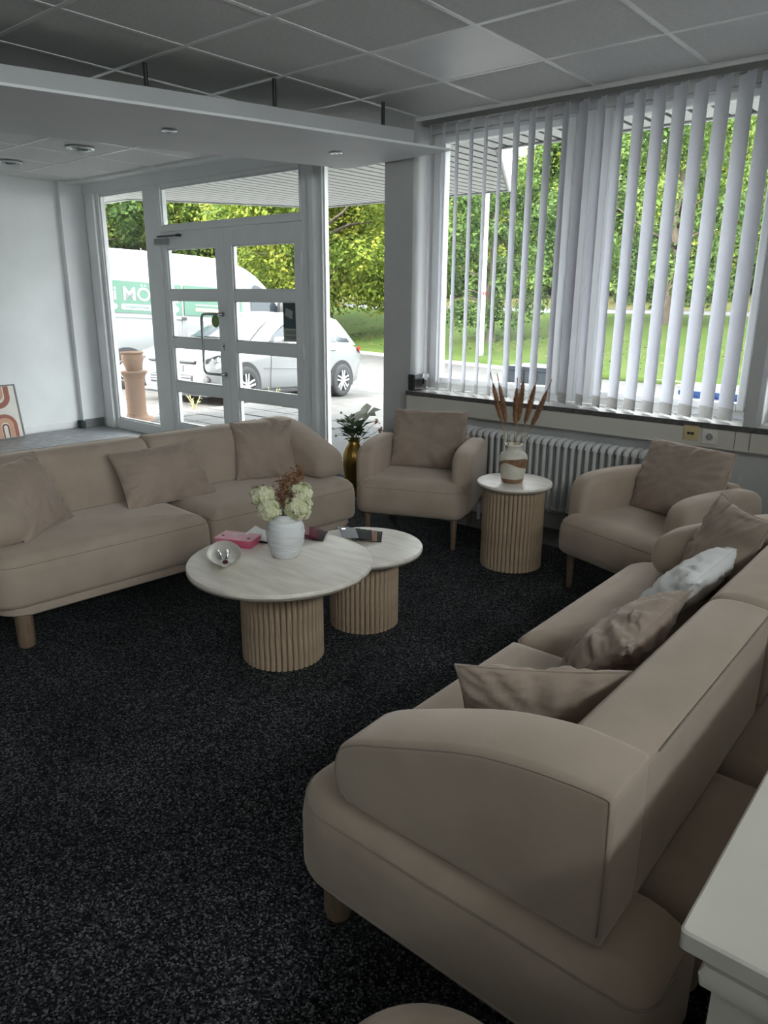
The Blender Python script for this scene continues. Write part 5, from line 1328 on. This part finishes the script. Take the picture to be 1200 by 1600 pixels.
for k, (rx, rz, z0, ml) in enumerate(((4.0, 5.2, 1.2, 'leaf_forest'), (3.6, 6.0, .8, 'leaf_forest'), (4.4, 4.6, .9, 'leaf_oak'), (3.4, 5.6, .6, 'leaf_dark'))):
    cm = crown_mesh('crown', 100 + k, rx, rz, z0, 70, 13000, .165); tm = trunk_geo(200 + k, z0 + rz * 1.5, .24, 16, rx * .9)
    protos.append((cm, tm, ml, [None, None]))
def forest_tree(k, x, y, z, sc, rz):
    cm, tm, ml, cache = protos[k]
    e_ = empty('forest_tree', (x, y, z), rz, 'leafy tree in the dense forest edge beyond the far road', 'tree', 'forest edge trees'); e_.scale = (sc, sc, sc)
    if cache[0] is None:
        cache[0] = cm.obj('crown', ml, e_).data; cache[1] = tm.obj('trunk', 'bark', e_, 180).data
    else: link('crown', cache[0], e_); link('trunk', cache[1], e_)
rt = random.Random(5)
def hill_z(y, x):
    d = y - edge_y(x)
    if d < 18.5: return zr_ + .5
    if d < 24: return zr_ + .9
    if d < 38: return zr_ + 1.1 + (d - 24) / 14 * 3.9
    return zr_ + 9 + (d - 38) / 22 * 10
for row, (dist, n_, sc0) in enumerate(((20.5, 15, .80), (24.5, 16, .86))):
    for i in range(n_):
        x = -62 + (70) * (i + .5 * (row % 2)) / (n_ - 1) + rt.uniform(-1.2, 1.2); y = edge_y(x) + dist + rt.uniform(-1, 1.2)
        forest_tree(rt.choice((0, 1, 2, 3, 0, 2)), x, y, hill_z(y, x) - .5, sc0 * rt.uniform(.88, 1.12), rt.uniform(0, 6.28))
for h_, d_ in ((52, 47), (55, 45), (58, 47), (61, 44), (64, 47), (67, 45), (57, 53), (62, 54), (67, 54)):
    forest_tree(rt.choice((0, 1, 3)), -d_ * math.sin(R(h_)), d_ * math.cos(R(h_)), -.6, rt.uniform(.85, .95), rt.uniform(0, 6))
# undergrowth in front of the forest
und = [None]
for i in range(22):
    x = -58 + 66 * i / 21 + rt.uniform(-1, 1); y = edge_y(x) + 19.2 + rt.uniform(-.6, .8)
    e_ = empty('forest_shrub', (x, y, hill_z(y, x) - .3), rt.uniform(0, 6), 'leafy shrub at the foot of the forest beyond the far road', 'shrub', 'shrubs at the forest foot'); s_ = rt.uniform(.8, 1.25); e_.scale = (s_, s_, s_)
    if und[0] is None: und[0] = crown_mesh('foliage', 900, 2.3, 1.5, -.2, 30, 3600, .15).obj('foliage', 'leaf_dark', e_).data; tw = trunk_geo(901, 1.6, .07, 8, 1.5).obj('stem', 'bark', e_, 180); und.append(tw.data)
    else: link('foliage', und[0], e_); link('stem', und[1], e_)
# trees on the grass bank
def bank_tree(name, x, y, z, rx, rz, z0, h, r_, ml, label, seed, clumps=48, leaves=9000, ls=.12):
    e_ = empty(name, (x, y, z), 0, label, 'tree')
    crown_mesh('crown', seed, rx, rz, z0, clumps, leaves, ls).obj('crown', ml, e_); trunk_geo(seed + 1, h, r_, 9, rx * .8).obj('trunk', 'bark', e_, 180)
    return e_
bank_tree('oak_tree', -21.9, 22.4, bank_z(.2) - .1, 4.3, 3.4, 1.25, 5.2, .26, 'leaf_oak', 'spreading yellow-green tree on the bank behind the white car', 301, 90, 34000, .095)
bank_tree('oak_tree', -26.5, 25.8, bank_z(.4), 4.0, 3.6, 1.6, 5.5, .34, 'leaf_oak', 'yellow-green tree with stout trunk behind the cab of the van', 311, 80, 26000, .095)
bank_tree('oak_tree', -37.5, 27.5, bank_z(.5), 4.4, 3.8, .8, 5.5, .28, 'leaf_forest', 'dense green tree behind the van seen through the side window', 321, 60, 18000, .105)
bank_tree('multi_stem_tree', -14.1, 22.5, bank_z(.35) - .1, 2.2, 2.9, .35, 4.6, .12, 'leaf_dark', 'bushy small tree on the bank beside the flagpole', 331, 48, 18000, .075)
bank_tree('oak_tree', -9.2, 26.0, bank_z(.6), 3.2, 3.3, .9, 5.0, .20, 'leaf_dark', 'green tree on the bank behind the blind slats next to the window mullion', 341, 50, 16000, .085)
